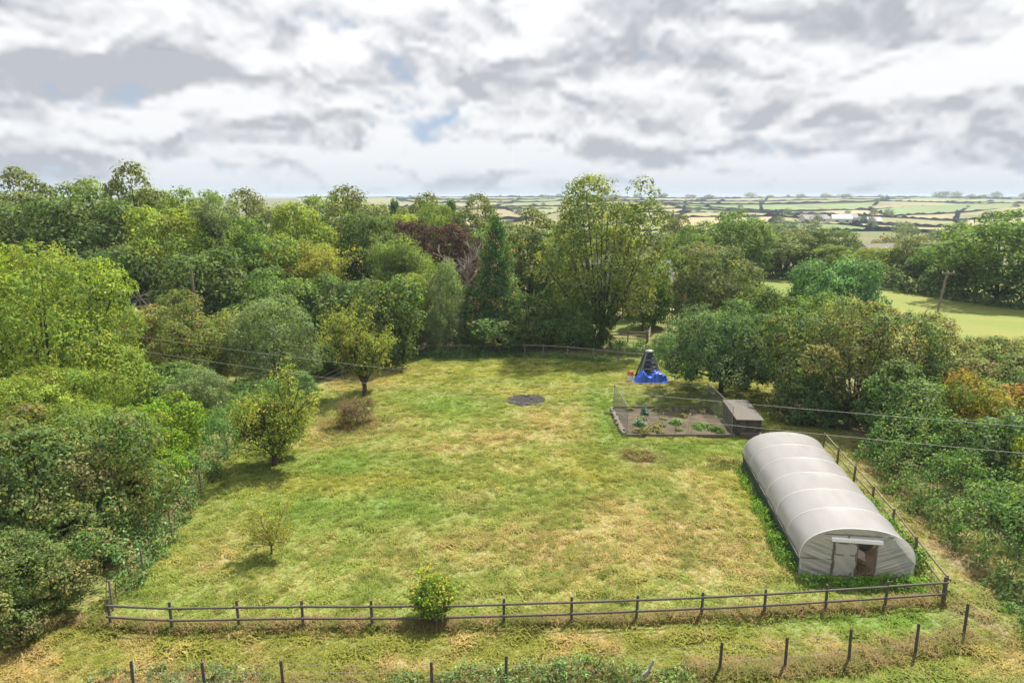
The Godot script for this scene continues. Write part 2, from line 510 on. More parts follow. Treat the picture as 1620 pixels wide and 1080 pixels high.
# ---------------------------------------------------------------- setting
func build_ground() -> void:
	var xs := PackedFloat32Array()
	var zs := PackedFloat32Array()
	var step := 0.2
	var x := 0.0
	var half := PackedFloat32Array()
	while x < 23.0:
		half.append(x); x += step
	while x < 6500.0:
		half.append(x); step *= 1.16; x += step
	half.append(6500.0)
	for k in range(half.size() - 1, 0, -1): xs.append(-half[k])
	xs.append_array(half)
	var z := 60.0
	while z > -15.0:
		zs.append(z); z -= 5.0
	z = -15.0
	step = 0.18
	while z > -68.0:
		zs.append(z); step = 0.18 + 0.17 * (-15.0 - z) / 53.0; z -= step
	while z > -6500.0:
		zs.append(z); step *= 1.1 if z > -130.0 else 1.045; z -= step
	zs.append(-6500.0)
	var s := Shape.new()
	for b in zs.size():
		for a in xs.size():
			s.v.append(Vector3(xs[a], land(xs[a], zs[b]), zs[b]))
			var q := turf_color(xs[a], zs[b]) * 1.0
			q.a = 1.0
			s.c.append(q)
	var w := xs.size()
	for b in zs.size():
		for a in w:
			var du := s.v[b * w + mini(a + 1, w - 1)] - s.v[b * w + maxi(a - 1, 0)]
			var dv := s.v[mini(b + 1, zs.size() - 1) * w + a] - s.v[maxi(b - 1, 0) * w + a]
			s.n.append(du.cross(dv).normalized() * -1.0)
	for b in zs.size() - 1:
		for a in w - 1:
			var q := b * w + a
			s.i.append_array([q, q + w, q + 1, q + 1, q + w, q + w + 1])
	for k in s.n.size():
		if s.n[k].y < 0.0: s.n[k] = -s.n[k]
	var m := mat("ground", Color.WHITE, 0.95, true)
	m.albedo_texture = noise_tex(5, 0.035, 0.55, 1.0, 512)
	m.uv1_triplanar = true
	m.uv1_world_triplanar = true
	m.uv1_scale = Vector3(0.45, 0.45, 0.45)
	m.normal_enabled = true
	var fn := FastNoiseLite.new()
	fn.seed = 3; fn.frequency = 0.05; fn.fractal_octaves = 4
	var im := fn.get_seamless_image(512, 512)
	im.convert(Image.FORMAT_RGBA8)
	im.bump_map_to_normal_map(3.0)
	m.normal_texture = ImageTexture.create_from_image(im)
	m.normal_scale = 0.8
	var g := obj("ground", s, m)
	tag(g, "grassy paddock ground running out to the farmland", "ground", "", "structure")

func tuft_mesh(seed_: int, blades: int, width: float, tall: float, lean: float) -> ArrayMesh:
	var r := RandomNumberGenerator.new()
	r.seed = seed_
	var s := Shape.new()
	for k in blades:
		var a := r.randf() * TAU
		var d := Vector3(cos(a), 0, sin(a))
		var at := Vector3(r.randfn(), 0, r.randfn()) * width * 0.4
		var h := tall * r.randf_range(0.5, 1.2)
		var side := d.cross(Vector3.UP) * r.randf_range(0.010, 0.018)
		var m := at + Vector3.UP * h * 0.62 + d * h * lean * 0.4
		var t := at + Vector3.UP * h * r.randf_range(0.75, 1.0) + d * h * lean * r.randf_range(0.8, 1.4)
		var g := r.randf_range(0.82, 1.22)
		var col := Color(g, g * r.randf_range(0.95, 1.04), g * 0.95)
		s.quad(at - side, m - side * 0.9, m + side * 0.9, at + side, col)
		s.tri(m - side * 0.9, t, m + side * 0.9, col)
	for k in s.n.size():
		if s.n[k].y < 0.0: s.n[k] = -s.n[k]
		s.n[k] = (s.n[k] + Vector3.UP * 0.8).normalized()
	return s.mesh()

func scatter(called: String, label: String, category: String, mesh: Mesh, m: Material, places: Array, tints: PackedColorArray) -> void:
	var mm := MultiMesh.new()
	mm.transform_format = MultiMesh.TRANSFORM_3D
	mm.use_colors = true
	mm.mesh = mesh
	mm.instance_count = places.size()
	for k in places.size():
		mm.set_instance_transform(k, places[k])
		mm.set_instance_color(k, tints[k])
	var o := MultiMeshInstance3D.new()
	o.name = numbered(called)
	o.multimesh = mm
	o.material_override = m
	add_child(o)
	tag(o, label, category, "", "stuff")

func bare(x: float, z: float) -> bool:      # no turf: tunnel floor, vegetable bed, ash
	if x > 7.3 and x < 14.4 and z < -41.3 and z > -46.9: return true
	var u := (z + 24.9) / -11.4
	var cx := 13.8 + 1.5 * u
	if u > -0.01 and u < 1.02 and absf(x - cx) < 2.25: return true
	if Vector2((x - 1.05) / 1.5, (z + 49.4) / 1.5).length() < 1.0 + 0.12 * noise_c.get_noise_2d(x * 2.0, z * 2.0): return true
	return false

func build_grass() -> void:
	var r := RandomNumberGenerator.new()
	r.seed = 411
	var places := []
	var tints := PackedColorArray()
	var dry := []
	var dry_tints := PackedColorArray()
	for k in 125000:
		var z := -17.0 - 49.5 * pow(r.randf(), 1.12)
		var x := r.randf_range(-18.0, 21.5)
		if x < left_edge(z) - 0.6 or bare(x, z): continue
		var b := noise_b.get_noise_2d(x * 1.7, z * 1.7)
		var rough := noise_a.get_noise_2d(x * 3.0 + 90.0, z * 3.0)
		var size := r.randf_range(0.7, 1.2) * (0.52 + 0.8 * smoothstep(-0.1, 0.5, 0.6 * rough + b))
		if z > -21.3: size *= 1.25
		var col := turf_color(x, z) * r.randf_range(0.9, 1.5)
		col.a = 1.0
		places.append(Transform3D(Basis(Vector3.UP, r.randf() * TAU).scaled(Vector3(size, size * r.randf_range(0.7, 1.1), size)), Vector3(x, land(x, z) - 0.01, z)))
		tints.append(col)
	scatter("grass", "short uneven meadow grass, green with dry yellow patches", "grass", tuft_mesh(2, 20, 0.24, 0.10, 1.0), leaf_mat("blade", 0.8), places, tints)
	var lumps := []
	var lump_tints := PackedColorArray()
	for k in 42000:                                                           # coarse tussocks the mower went round
		var z := -22.0 - 43.0 * pow(r.randf(), 1.1)
		var x := r.randf_range(-17.0, 17.0)
		if x < left_edge(z) + 0.3 or bare(x, z): continue
		var q := noise_a.get_noise_2d(x * 2.6 - 40.0, z * 2.6) + 0.6 * noise_b.get_noise_2d(x * 0.8, z * 0.8 + 20.0) + 0.35 * exp(-Vector2(x / 11.0, (z + 33.0) / 9.0).length_squared())
		if q < -0.05 + 0.75 * r.randf(): continue
		var col := turf_color(x, z).lerp(Color(0.15, 0.215, 0.042), 0.4) * r.randf_range(0.7, 1.35)
		col.a = 1.0
		var size := r.randf_range(0.4, 0.95)
		lumps.append(Transform3D(Basis(Vector3.UP, r.randf() * TAU).scaled(Vector3(size, size * r.randf_range(0.6, 1.1), size)), Vector3(x, land(x, z) - 0.01, z)))
		lump_tints.append(col)
	scatter("tussock_grass", "coarse green tussocks standing proud of the paddock turf", "grass", tuft_mesh(9, 34, 0.30, 0.19, 0.75), leaf_mat("blade", 0.8), lumps, lump_tints)
	for k in 7000:                                                            # tall bleached grass left by the mower along the fences
		var x := r.randf_range(-17.0, 16.5)
		var z := front_z(x) + r.randfn() * 0.16 - 0.05
		if r.randf() < 0.42:
			x = r.randf_range(5.6, 16.0)
			z = stake_z(x) + r.randfn() * 0.22
		elif r.randf() < 0.2:
			x = r.randf_range(-13.0, 5.0)
			z = -18.6 + r.randfn() * 0.35
		elif r.randf() < 0.1:
			x = -10.8 + r.randfn() * 1.2; z = -43.6 + r.randfn() * 0.8
		var col := Color(0.34, 0.26, 0.135).lerp(Color(0.18, 0.22, 0.05), clampf(0.35 + noise_b.get_noise_2d(x * 2.0, z) * 1.2, 0.0, 1.0)) * r.randf_range(0.7, 1.25)
		col.a = 1.0
		var size := r.randf_range(0.7, 1.25)
		dry.append(Transform3D(Basis(Vector3.UP, r.randf() * TAU).scaled(Vector3.ONE * size), Vector3(x, land(x, z) - 0.01, z)))
		dry_tints.append(col)
	scatter("dry_grass", "tall bleached grass standing along the fence lines", "dry grass", tuft_mesh(4, 14, 0.22, 0.21, 0.7), leaf_mat("blade", 0.8), dry, dry_tints)

var front_posts := [Vector2(-14.32, -21.71), Vector2(-12.05, -21.54), Vector2(-9.69, -21.59), Vector2(-7.42, -21.61), Vector2(-4.97, -21.63), Vector2(-2.68, -21.69), Vector2(-0.29, -21.76), Vector2(2.14, -21.92), Vector2(4.50, -22.08), Vector2(6.90, -22.24), Vector2(9.25, -22.40), Vector2(11.61, -22.64), Vector2(13.95, -22.89), Vector2(16.28, -23.17)]
func front_z(x: float) -> float:
	for k in front_posts.size() - 1:
		if x < front_posts[k + 1].x:
			return lerpf(front_posts[k].y, front_posts[k + 1].y, (x - front_posts[k].x) / (front_posts[k + 1].x - front_posts[k].x))
	return -23.6
func stake_z(x: float) -> float:
	return -19.2 - 0.13 * maxf(0.0, x - 6.6) - 0.02 * pow(maxf(0.0, x - 10.0), 2.0)

func wood_mat(key: String, col: Color) -> StandardMaterial3D:
	var m := mat("wood_" + key, col, 0.88)
	if m.albedo_texture == null:
		if not mats.has("wood_tex"):
			mats["wood_tex"] = noise_tex(31, 0.02, 0.5, 1.0, 512)
		m.albedo_texture = mats["wood_tex"]
		m.uv1_triplanar = true
		m.uv1_world_triplanar = true
		m.uv1_scale = Vector3(0.9, 2.4, 0.9)
	return m

# posts and round rails; each post and each rail of each bay is a part
func rail_fence(called: String, label: String, posts: Array, tall: float, rails: Array, m: Material, pr: float, rr: float, seed_: int, wires := []) -> Node3D:
	var r := RandomNumberGenerator.new()
	r.seed = seed_
	var o := Vector3(posts[0].x, 0.0, posts[0].y)
	var t := thing(called, label, "fence", o)
	var feet := []
	var leans := []
	for p in posts:
		var f := Vector3(p.x, 0.3 * land(p.x, p.y), p.y) - o
		var lean := Vector3(r.randf_range(-0.025, 0.025), 1, r.randf_range(-0.025, 0.025)).normalized()
		var h := tall * r.randf_range(0.96, 1.05)
		feet.append(f); leans.append(lean)
		var s := Shape.new()
		s.tube([f - lean * 0.3, f + lean * h * 0.5, f + lean * (h - 0.02), f + lean * h], [pr, pr * 0.97, pr * 0.95, pr * 0.7], 7)
		obj("post", s, m, t)
	for k in posts.size() - 1:
		for y in rails:
			var a: Vector3 = feet[k] + leans[k] * (y + r.randf_range(-0.008, 0.008))
			var b: Vector3 = feet[k + 1] + leans[k + 1] * (y + r.randf_range(-0.008, 0.008))
			var d := (b - a).normalized()
			var out := d.cross(Vector3.UP) * (pr * 0.9 + rr)
			var mid := a.lerp(b, 0.5) + Vector3(0, r.randf_range(-0.008, 0.004), 0)
			var s := Shape.new()
			s.tube([a - d * 0.06 + out, mid + out, b + d * 0.06 + out], [rr * 1.05, rr, rr * 0.92], 6)
			obj("rail", s, m, t)
		for y in wires:
			var s := Shape.new()
			var a: Vector3 = feet[k] + leans[k] * y
			var b: Vector3 = feet[k + 1] + leans[k + 1] * y
			s.tube([a, a.lerp(b, 0.5) + Vector3(0, -0.02, 0), b], [0.0035, 0.0035, 0.0035], 4, false)
			obj("wire", s, mat("wire", srgb(0.25, 0.25, 0.24), 0.5), t)
	return t

func net(s: Shape, a: Vector3, b: Vector3, h0: float, h1: float, gap: float, thick: float) -> void:
	var l := a.distance_to(b)
	for k in int(l / gap) + 1:
		var p := a.lerp(b, clampf(k * gap / l, 0.0, 1.0))
		s.tube([p + Vector3(0, h0, 0), p + Vector3(0, h1, 0)], [thick, thick], 3, false)
	for k in int((h1 - h0) / gap) + 1:
		s.tube([a + Vector3(0, h0 + k * gap, 0), b + Vector3(0, h0 + k * gap, 0)], [thick, thick], 3, false)

# ---------------------------------------------------------------- polytunnel
func tunnel_profile(u: float) -> Vector2:      # 0 at the left shoulder, 1 at the right one
	var a := PI * (1.0 - u)
	var c := cos(a)
	var s := sin(a)
	return Vector2(2.2 * signf(c) * pow(absf(c), 0.86), 0.74 + 1.36 * pow(s, 0.86))

func tunnel_top(x: float) -> float:
	var c := pow(clampf(absf(x) / 2.2, 0.0, 1.0), 1.0 / 0.86)
	return 0.74 + 1.36 * pow(sqrt(maxf(0.0, 1.0 - c * c)), 0.86)

func build_tunnel() -> void:
	var L := 11.4
	var t := thing("polytunnel", "white polythene tunnel greenhouse with its end door open", "polytunnel", Vector3(13.8, land(13.8, -24.9), -24.9), deg_to_rad(-7.4))
	var film := mat("film", srgb(0.47, 0.475, 0.495), 0.3)
	film.backlight_enabled = true
	film.backlight = Color(1.0, 1.0, 1.0)
	if film.normal_texture == null:
		film.roughness_texture = noise_tex(91, 0.02, 0.8, 1.0, 256)
		film.roughness = 0.34
		film.metallic_specular = 0.8
		film.albedo_texture = noise_tex(93, 0.012, 0.93, 1.0, 256)
		film.uv1_triplanar = true
		film.uv1_scale = Vector3(0.35, 0.35, 0.12)
	for b in 6:
		var s := Shape.new()
		var z0 := -L * b / 6.0
		var z1 := -L * (b + 1) / 6.0
		var ph := b * 1.7
		s.grid(44, 12, func(u: float, w: float) -> Vector3:
			var p := tunnel_profile(u)
			var k := sin(PI * w)
			var pull := 0.035 * pow(k, 0.6) + 0.006 * sin(u * 31.0 + ph) * k + 0.006 * sin(u * 13.0 + w * 5.0 + ph)
			var c := Vector2(0, 0.7)
			p = c + (p - c) * (1.0 - pull / 2.0)
			return Vector3(p.x, p.y, lerpf(z0, z1, w)))
		obj("cover", s, film, t)
	for b in 7:
		var s := Shape.new()
		var pts := [Vector3(-2.10, -0.1, -L * b / 6.0), Vector3(-2.12, 0.6, -L * b / 6.0)]
		var rad := [0.017, 0.017]
		for k in 33:
			var p := tunnel_profile(k / 32.0)
			pts.append(Vector3(p.x, p.y, -L * b / 6.0)); rad.append(0.017)
		pts.append_array([Vector3(2.12, 0.6, -L * b / 6.0), Vector3(2.10, -0.1, -L * b / 6.0)]); rad.append_array([0.017, 0.017])
		s.tube(pts, rad, 6)
		obj("hoop", s, mat("hoop", Color(0.80, 0.80, 0.80), 0.35), t)
	for sd in [-1.0, 1.0]:
		var s := Shape.new()
		s.grid(60, 6, func(u: float, w: float) -> Vector3:
			return Vector3(sd * (2.17 + 0.03 * w + 0.012 * sin(u * 90.0 + w * 4.0)), w * 0.72, -L * u))
		obj("side_screen", s, mat("screen", srgb(0.017, 0.055, 0.040), 0.8), t).set_meta("label", "dark green shade net along the side")
		s = Shape.new()
		s.box(Vector3(sd * 2.225, 0.735, -L * 0.5), Vector3(0.05, 0.07, L))
		s.box(Vector3(sd * 2.21, 0.07, -L * 0.5), Vector3(0.05, 0.16, L))
		obj("side_rail", s, wood_mat("grey", srgb(0.20, 0.19, 0.16)), t)
	# end sheets: pulled film with folds, a doorway left open at the front
	var sheet := mat("sheet", Color(0.80, 0.80, 0.77, 0.5), 0.32)
	sheet.transparency = BaseMaterial3D.TRANSPARENCY_ALPHA
	for e in 2:
		var s := Shape.new()
		var nx := 130
		var ny := 64
		for a in nx:
			for b in ny:
				var p := []
				var skip := false
				for q in [[0, 0], [0, 1], [1, 1], [1, 0]]:
					var x: float = -2.19 + 4.38 * (a + q[0]) / nx
					var y: float = tunnel_top(x) * (b + q[1]) / ny
					if absf(x) < 0.0: skip = true
					var slope := 0.42 if x > 0.0 else -0.36
					var run: float = y - slope * x
					var f: float = noise_c.get_noise_2d(run * 3.2 + 40.0 * e, x * 0.3) * 0.03 + noise_b.get_noise_2d(run * 5.0, x * 0.5 + 9.0) * 0.045
					f *= clampf((tunnel_top(x) - y) * 3.0, 0.0, 1.0) * clampf((2.19 - absf(x)) * 3.0, 0.0, 1.0)
					p.append(Vector3(x, y, (0.02 + f) if e == 0 else (-L - 0.02 - f)))
				var mx: float = (p[0].x + p[2].x) * 0.5
				var my: float = (p[0].y + p[2].y) * 0.5
				if e == 0 and mx > -0.93 and mx < 0.72 and my < 1.52: continue
				if skip: continue
				if e == 0: s.quad(p[0], p[1], p[2], p[3])
				else: s.quad(p[3], p[2], p[1], p[0])
		obj("end_sheet", s, sheet, t)
	var frame := wood_mat("frame", srgb(0.26, 0.23, 0.19))
	for x in [-0.93, -0.02, 0.72]:
		var s := Shape.new()
		s.box(Vector3(x, 0.77, 0.0), Vector3(0.06, 1.56, 0.07))
		obj("door_post", s, frame, t)
	var lin := Shape.new()
	lin.box(Vector3(-0.08, 1.60, 0.09), Vector3(1.92, 0.11, 0.10), Basis(Vector3.FORWARD, 0.015))
	lin.box(Vector3(-0.08, 1.665, 0.065), Vector3(1.92, 0.02, 0.15), Basis(Vector3.FORWARD, 0.015))
	obj("door_rail", lin, mat("white_rail", Color(0.88, 0.88, 0.88), 0.4), t).set_meta("label", "white sliding door rail above the doorway")
	var door := obj("door", Shape.new() if false else door_leaf(), sheet, t)
	door.set_meta("label", "filmed sliding door leaf with a middle rail")
	var df := Shape.new()
	for x in [-0.88, -0.07]: df.box(Vector3(x, 0.78, 0.07), Vector3(0.055, 1.46, 0.035))
	for y in [0.08, 0.98, 1.48]: df.box(Vector3(-0.475, y, 0.07), Vector3(0.75, 0.055, 0.035))
	obj("door_frame", df, frame, door)
	var br := Shape.new()
	br.box(Vector3(-1.55, 0.73, 0.01), Vector3(1.2, 0.05, 0.05))
	br.box(Vector3(0.0, 1.82, 0.0), Vector3(2.6, 0.05, 0.05))
	br.box(Vector3(-0.38, 1.72, 0.0), Vector3(0.05, 0.2, 0.04))
	obj("brace", br, frame, t)
	# what stands inside
	var soil := Shape.new()
	soil.grid(24, 60, func(u: float, w: float) -> Vector3:
		var x := -2.1 + 4.2 * u
		return Vector3(x, 0.05 + 0.10 * smoothstep(0.5, 0.9, absf(x)) + 0.05 * noise_c.get_noise_2d(x * 3.0, w * 40.0), -0.15 - (L - 0.3) * w))
	obj("soil_floor", soil, mat("soil", srgb(0.115, 0.082, 0.055), 0.95), t)
	var r := RandomNumberGenerator.new()
	r.seed = 99
	var cols := [Color(0.07, 0.13, 0.03), Color(0.13, 0.14, 0.04), Color(0.22, 0.17, 0.08)]
	for k in 9:
		var lx: float = [-1.3, 1.3, 0.25][k % 3] + r.randf_range(-0.2, 0.2)
		var lz := -1.0 - k * 1.0
		var at := t.transform * Vector3(lx, 0.08, lz)
		var p := thing("tomato_plant", "leafy tomato plant growing inside the polytunnel", "plant", at, 0.0, "plants inside the polytunnel")
		var f := Leafage.new()
		var st := Shape.new()
		st.tube([Vector3(0, -0.05, 0), Vector3(0.03, 0.5, 0), Vector3(0, 1.0, 0.03)], [0.015, 0.012, 0.006], 5)
		obj("stem", st, mat("stemgreen", srgb(0.10, 0.13, 0.04)), p)
		for q in 26:
			var y := r.randf_range(0.15, 1.1)
			f.add(spray("tomato", q % 6, 0.13, 0.2, 9, cols), Vector3(r.randfn() * 0.14, y, r.randfn() * 0.14), Vector3.UP, r)
		put("leaves", quads_mesh(f.v, f.n, f.c), leaf_mat("broad"), p)
	var bag := thing("plastic_sheet", "pale pink plastic sheet slung across the open tunnel doorway", "sheet", t.transform * Vector3(0.2, 0.75, -0.35), deg_to_rad(-12))
	var bs := Shape.new()
	bs.grid(10, 12, func(u: float, w: float) -> Vector3:
		return Vector3(-0.22 + 0.42 * u + 0.1 * w, 0.42 * (1.0 - w) - 0.25 * u, 0.03 * sin(u * 7.0 + w * 5.0)))
	obj("sheet_body", bs, mat("pinkish", srgb(0.40, 0.31, 0.28), 0.6), bag)
	var tie := Shape.new()
	tie.tube([Vector3(-0.24, 0.40, 0), Vector3(-0.24, 0.62, 0.03)], [0.012, 0.012], 5)
	obj("tie", tie, mat("tie", srgb(0.2, 0.18, 0.15), 0.7), bag)
	var roll := thing("rolled_netting", "dark bundle of rolled netting hanging inside the tunnel doorway", "netting", t.transform * Vector3(0.36, 1.22, -0.45))
	var rs := Shape.new()
	rs.grid(14, 14, func(u: float, w: float) -> Vector3:
		var an := TAU * u
		var q := 0.19 * (0.55 + 0.45 * sin(PI * w)) * (1.0 + 0.18 * sin(an * 3.0 + w * 11.0))
		return Vector3(-0.36 + 0.72 * w, cos(an) * q - 0.06 * sin(PI * w), sin(an) * q))
	obj("bundle", rs, mat("net_roll", srgb(0.035, 0.035, 0.033), 0.8), roll)
	var cord := Shape.new()
	cord.tube([Vector3(-0.3, 0.1, 0), Vector3(-0.3, 0.4, 0)], [0.008, 0.008], 4)
	obj("cord", cord, mat("tie", srgb(0.2, 0.18, 0.15), 0.7), roll)
	var heap := thing("straw_heap", "brown heap of straw and dead stalks just inside the tunnel door", "straw heap", t.transform * Vector3(0.3, 0.05, -0.7))
	var hf := Leafage.new()
	for q in 90:
		var d := Vector3(r.randfn() * 0.2, 0, r.randfn() * 0.22)
		hf.add(spray("straw", q % 6, 0.16, 0.14, 9, [Color(0.16, 0.12, 0.07), Color(0.11, 0.085, 0.05), Color(0.20, 0.16, 0.10)], 0.14), d + Vector3(0, r.randf() * 0.5 * exp(-d.length_squared() * 9.0), 0), Vector3.UP + d, r)
	put("straw", quads_mesh(hf.v, hf.n, hf.c), leaf_mat("broad"), heap).set_meta("kind", "stuff")

func door_leaf() -> Shape:
	var s := Shape.new()
	s.grid(16, 24, func(u: float, w: float) -> Vector3:
		return Vector3(-0.89 + 0.83 * u, 0.06 + 1.43 * w, 0.085 + 0.008 * sin(u * 9.0 + w * 14.0)))
	return s

# ---------------------------------------------------------------- vegetable cage and coop
func build_cage() -> void:
	var o := Vector3(7.3, 0, -41.3)
	o.y = land(o.x, o.z)
	var bed := thing("vegetable_bed", "brown soil vegetable bed edged with planks and stones inside the netting cage", "vegetable bed", o)
	var s := Shape.new()
	s.grid(50, 44, func(u: float, w: float) -> Vector3:
		var x := 6.85 * u
		var z := -5.5 * w
		return Vector3(x, 0.10 + 0.07 * noise_b.get_noise_2d(x * 2.0, z * 2.0) + 0.05 * noise_c.get_noise_2d(x * 3.0, z * 3.0), z), func(p: Vector3) -> Color:
		var g := 0.8 + 0.5 * noise_b.get_noise_2d(p.x * 1.4, p.z * 1.4)
		return Color(0.085, 0.060, 0.042).lerp(Color(0.06, 0.055, 0.03), clampf(0.5 + noise_a.get_noise_2d(p.x * 5.0, p.z * 5.0) * 1.5, 0.0, 1.0)) * g)
	obj("soil", s, mat("bed_soil", Color.WHITE, 0.95, true), bed)
	var plank := wood_mat("pale", srgb(0.24, 0.21, 0.17))
	for k in 3:
		s = Shape.new()
		s.box(Vector3(1.15 + k * 2.3, 0.12, -5.55), Vector3(2.26, 0.24, 0.06))
		obj("plank", s, plank, bed)
		s = Shape.new()
		s.box(Vector3(1.15 + k * 2.3, 0.07, 0.06), Vector3(2.26, 0.16, 0.05))
		obj("plank", s, plank, bed)
	var r := RandomNumberGenerator.new()
	r.seed = 12
	for k in 15:                                                           # rough stones down the open side
		s = Shape.new()
		var c := Vector3(-0.18 + r.randf_range(-0.06, 0.06), 0.11, -5.5 + k * 0.38)
		var e := Vector3(r.randf_range(0.12, 0.2), r.randf_range(0.1, 0.16), r.randf_range(0.15, 0.21))
		var ph := r.randf() * 9.0
		s.grid(8, 6, func(u: float, w: float) -> Vector3:
			var d := Vector3(cos(TAU * u) * sin(PI * w), cos(PI * w), sin(TAU * u) * sin(PI * w))
			return c + d * e * (1.0 + 0.18 * sin(d.x * 5.0 + ph) + 0.12 * cos(d.z * 6.0 + ph)))
		obj("stone", s, mat("stone", srgb(0.20, 0.18, 0.15), 0.9), bed)
	# the cage itself
	var cage := thing("netting_cage", "grey wire netting cage on thin posts around the vegetable bed", "cage", o)
	var steel := mat("steel", srgb(0.15, 0.155, 0.15), 0.55)
	var corner := [Vector3(0, 0, -5.6), Vector3(0.02, 0, 0), Vector3(3.1, 0, 0.02), Vector3(6.7, 0, 0.0), Vector3(6.7, 0, -5.6), Vector3(3.2, 0, -5.6)]
	for c in corner:
		s = Shape.new()
		s.tube([c + Vector3(0, -0.2, 0), c + Vector3(0, 1.95, 0)], [0.024, 0.017], 6)
		obj("post", s, steel, cage)
	for e in [[0, 1], [0, 5], [5, 4], [4, 3]]:
		s = Shape.new()
		s.tube([corner[e[0]] + Vector3(0, 1.93, 0), corner[e[1]] + Vector3(0, 1.93, 0)], [0.02, 0.02], 6)
		obj("top_rail", s, steel, cage)
	s = Shape.new()
	s.tube([Vector3(6.7, 1.93, -5.6), Vector3(5.7, 0.25, -5.2)], [0.02, 0.02], 6)
	obj("brace", s, steel, cage)
	var gauze := mat("gauze", srgb(0.10, 0.115, 0.10), 0.6)
	for e in [[0, 1], [0, 4], [4, 3]]:
		s = Shape.new()
		net(s, corner[e[0]], corner[e[1]], 0.2, 1.93, 0.1, 0.0034)
		var g := obj("netting", s, gauze, cage)
		g.set_meta("kind", "stuff")
	# canes and plants in the bed
	for c in [[[2.3, 0.6], [2.42, 1.25], 0.0], [[4.0, 0.35], [4.05, 1.3], 0.14], [[4.28, 0.32], [4.1, 1.3], -0.1]]:
		s = Shape.new()
		var cane := thing("bamboo_cane", ["single red-tipped cane standing in the vegetable bed", "pale bamboo cane, one of a leaning pair in the vegetable bed"][int(c[2] != 0.0)], "cane", o + Vector3(c[0][0], 0.1, -c[0][1]), 0.0, "canes in the vegetable bed")
		s.tube([Vector3(0, -0.1, 0), Vector3(c[1][0] - c[0][0], c[1][1] * 0.92, 0.05)], [0.017, 0.018], 6)
		obj("shaft", s, mat("cane", srgb(0.42, 0.30, 0.15), 0.6), cane)
		s = Shape.new()
		s.tube([Vector3(c[1][0] - c[0][0], c[1][1] * 0.92, 0.05), Vector3((c[1][0] - c[0][0]) * 1.05, c[1][1], 0.055)], [0.03, 0.026], 6)
		obj("tip", s, mat("tip%d" % int(c[2] != 0.0), srgb(0.45, 0.15, 0.10) if c[2] == 0.0 else srgb(0.50, 0.40, 0.24), 0.6), cane)
	var veg := [["cabbage_plant", "bluish grey cabbage plant by the stone edge of the vegetable bed", 1.15, -1.9, 0.42, 0.5, [Color(0.10, 0.16, 0.11), Color(0.07, 0.13, 0.08)]],
		["cabbage_plant", "tall bluish brassica at the planked back of the vegetable bed", 1.9, -4.0, 0.32, 0.75, [Color(0.09, 0.13, 0.12), Color(0.06, 0.10, 0.08)]],
		["weed_clump", "grey-green weed clump beside the single cane", 1.9, -0.9, 0.5, 0.3, [Color(0.09, 0.12, 0.06), Color(0.14, 0.12, 0.06)]],
		["bean_plant", "dark green leafy plant behind the leaning cane pair", 3.6, -2.2, 0.5, 0.3, [Color(0.05, 0.11, 0.03), Color(0.07, 0.13, 0.03)]],
		["strawberry_patch", "bright green spreading plant in the middle of the vegetable bed", 5.2, -1.3, 0.75, 0.3, [Color(0.08, 0.15, 0.03), Color(0.06, 0.12, 0.03)]],
		["strawberry_patch", "green spreading plant nearest the wooden coop", 5.9, -0.7, 0.55, 0.28, [Color(0.08, 0.15, 0.03), Color(0.05, 0.10, 0.03)]],
		["weed_clump", "brownish weeds along the front plank of the vegetable bed", 1.0, -0.3, 0.6, 0.28, [Color(0.12, 0.11, 0.05), Color(0.07, 0.09, 0.03)]]]
	veg[5][1] = "green spreading plant beside the wooden coop"
	for k in 16:
		veg.append(["weed_clump", "low brown-green weed tuft scattered over the vegetable bed", r.randf_range(0.4, 6.4), r.randf_range(-5.2, -0.3), r.randf_range(0.18, 0.4), r.randf_range(0.08, 0.2), [Color(0.09, 0.10, 0.04), Color(0.06, 0.09, 0.03), Color(0.12, 0.09, 0.05)]])
	for q in veg:
		var p := thing(q[0], q[1], "plant", o + Vector3(q[2], 0.08, q[3]), 0.0, "weed tufts in the vegetable bed" if q[1].begins_with("low brown") else "")
		var f := Leafage.new()
		for k in 60:
			var d := Vector3(r.randfn(), absf(r.randfn()), r.randfn()).normalized() * pow(r.randf(), 0.4)
			f.add(spray("veg" + q[1], k % 4, 0.13, 0.16, 7, q[6], 0.75), d * Vector3(q[4], q[5], q[4]), d + Vector3.UP, r)
		put("leaves", quads_mesh(f.v, f.n, f.c), leaf_mat("broad"), p)
		var st := Shape.new()
		for k in 5:
			st.tube([Vector3(r.randfn() * 0.05, -0.05, r.randfn() * 0.05), Vector3(r.randfn() * 0.2, q[5] * 0.8, r.randfn() * 0.2)], [0.012, 0.006], 4, false)
		obj("stem", st, mat("stemgreen", srgb(0.10, 0.13, 0.04)), p)
	# coop
	var c := thing("chicken_coop", "low grey board coop with a pale sheet roof beside the netting cage", "coop", Vector3(15.25, land(15.4, -43.0), -43.2), deg_to_rad(-4))
	c.scale = Vector3(0.66, 0.92, 0.8)
	var boards := [wood_mat("coop_a", srgb(0.10, 0.085, 0.07)), wood_mat("coop_b", srgb(0.135, 0.115, 0.095)), wood_mat("coop_c", srgb(0.075, 0.065, 0.055))]
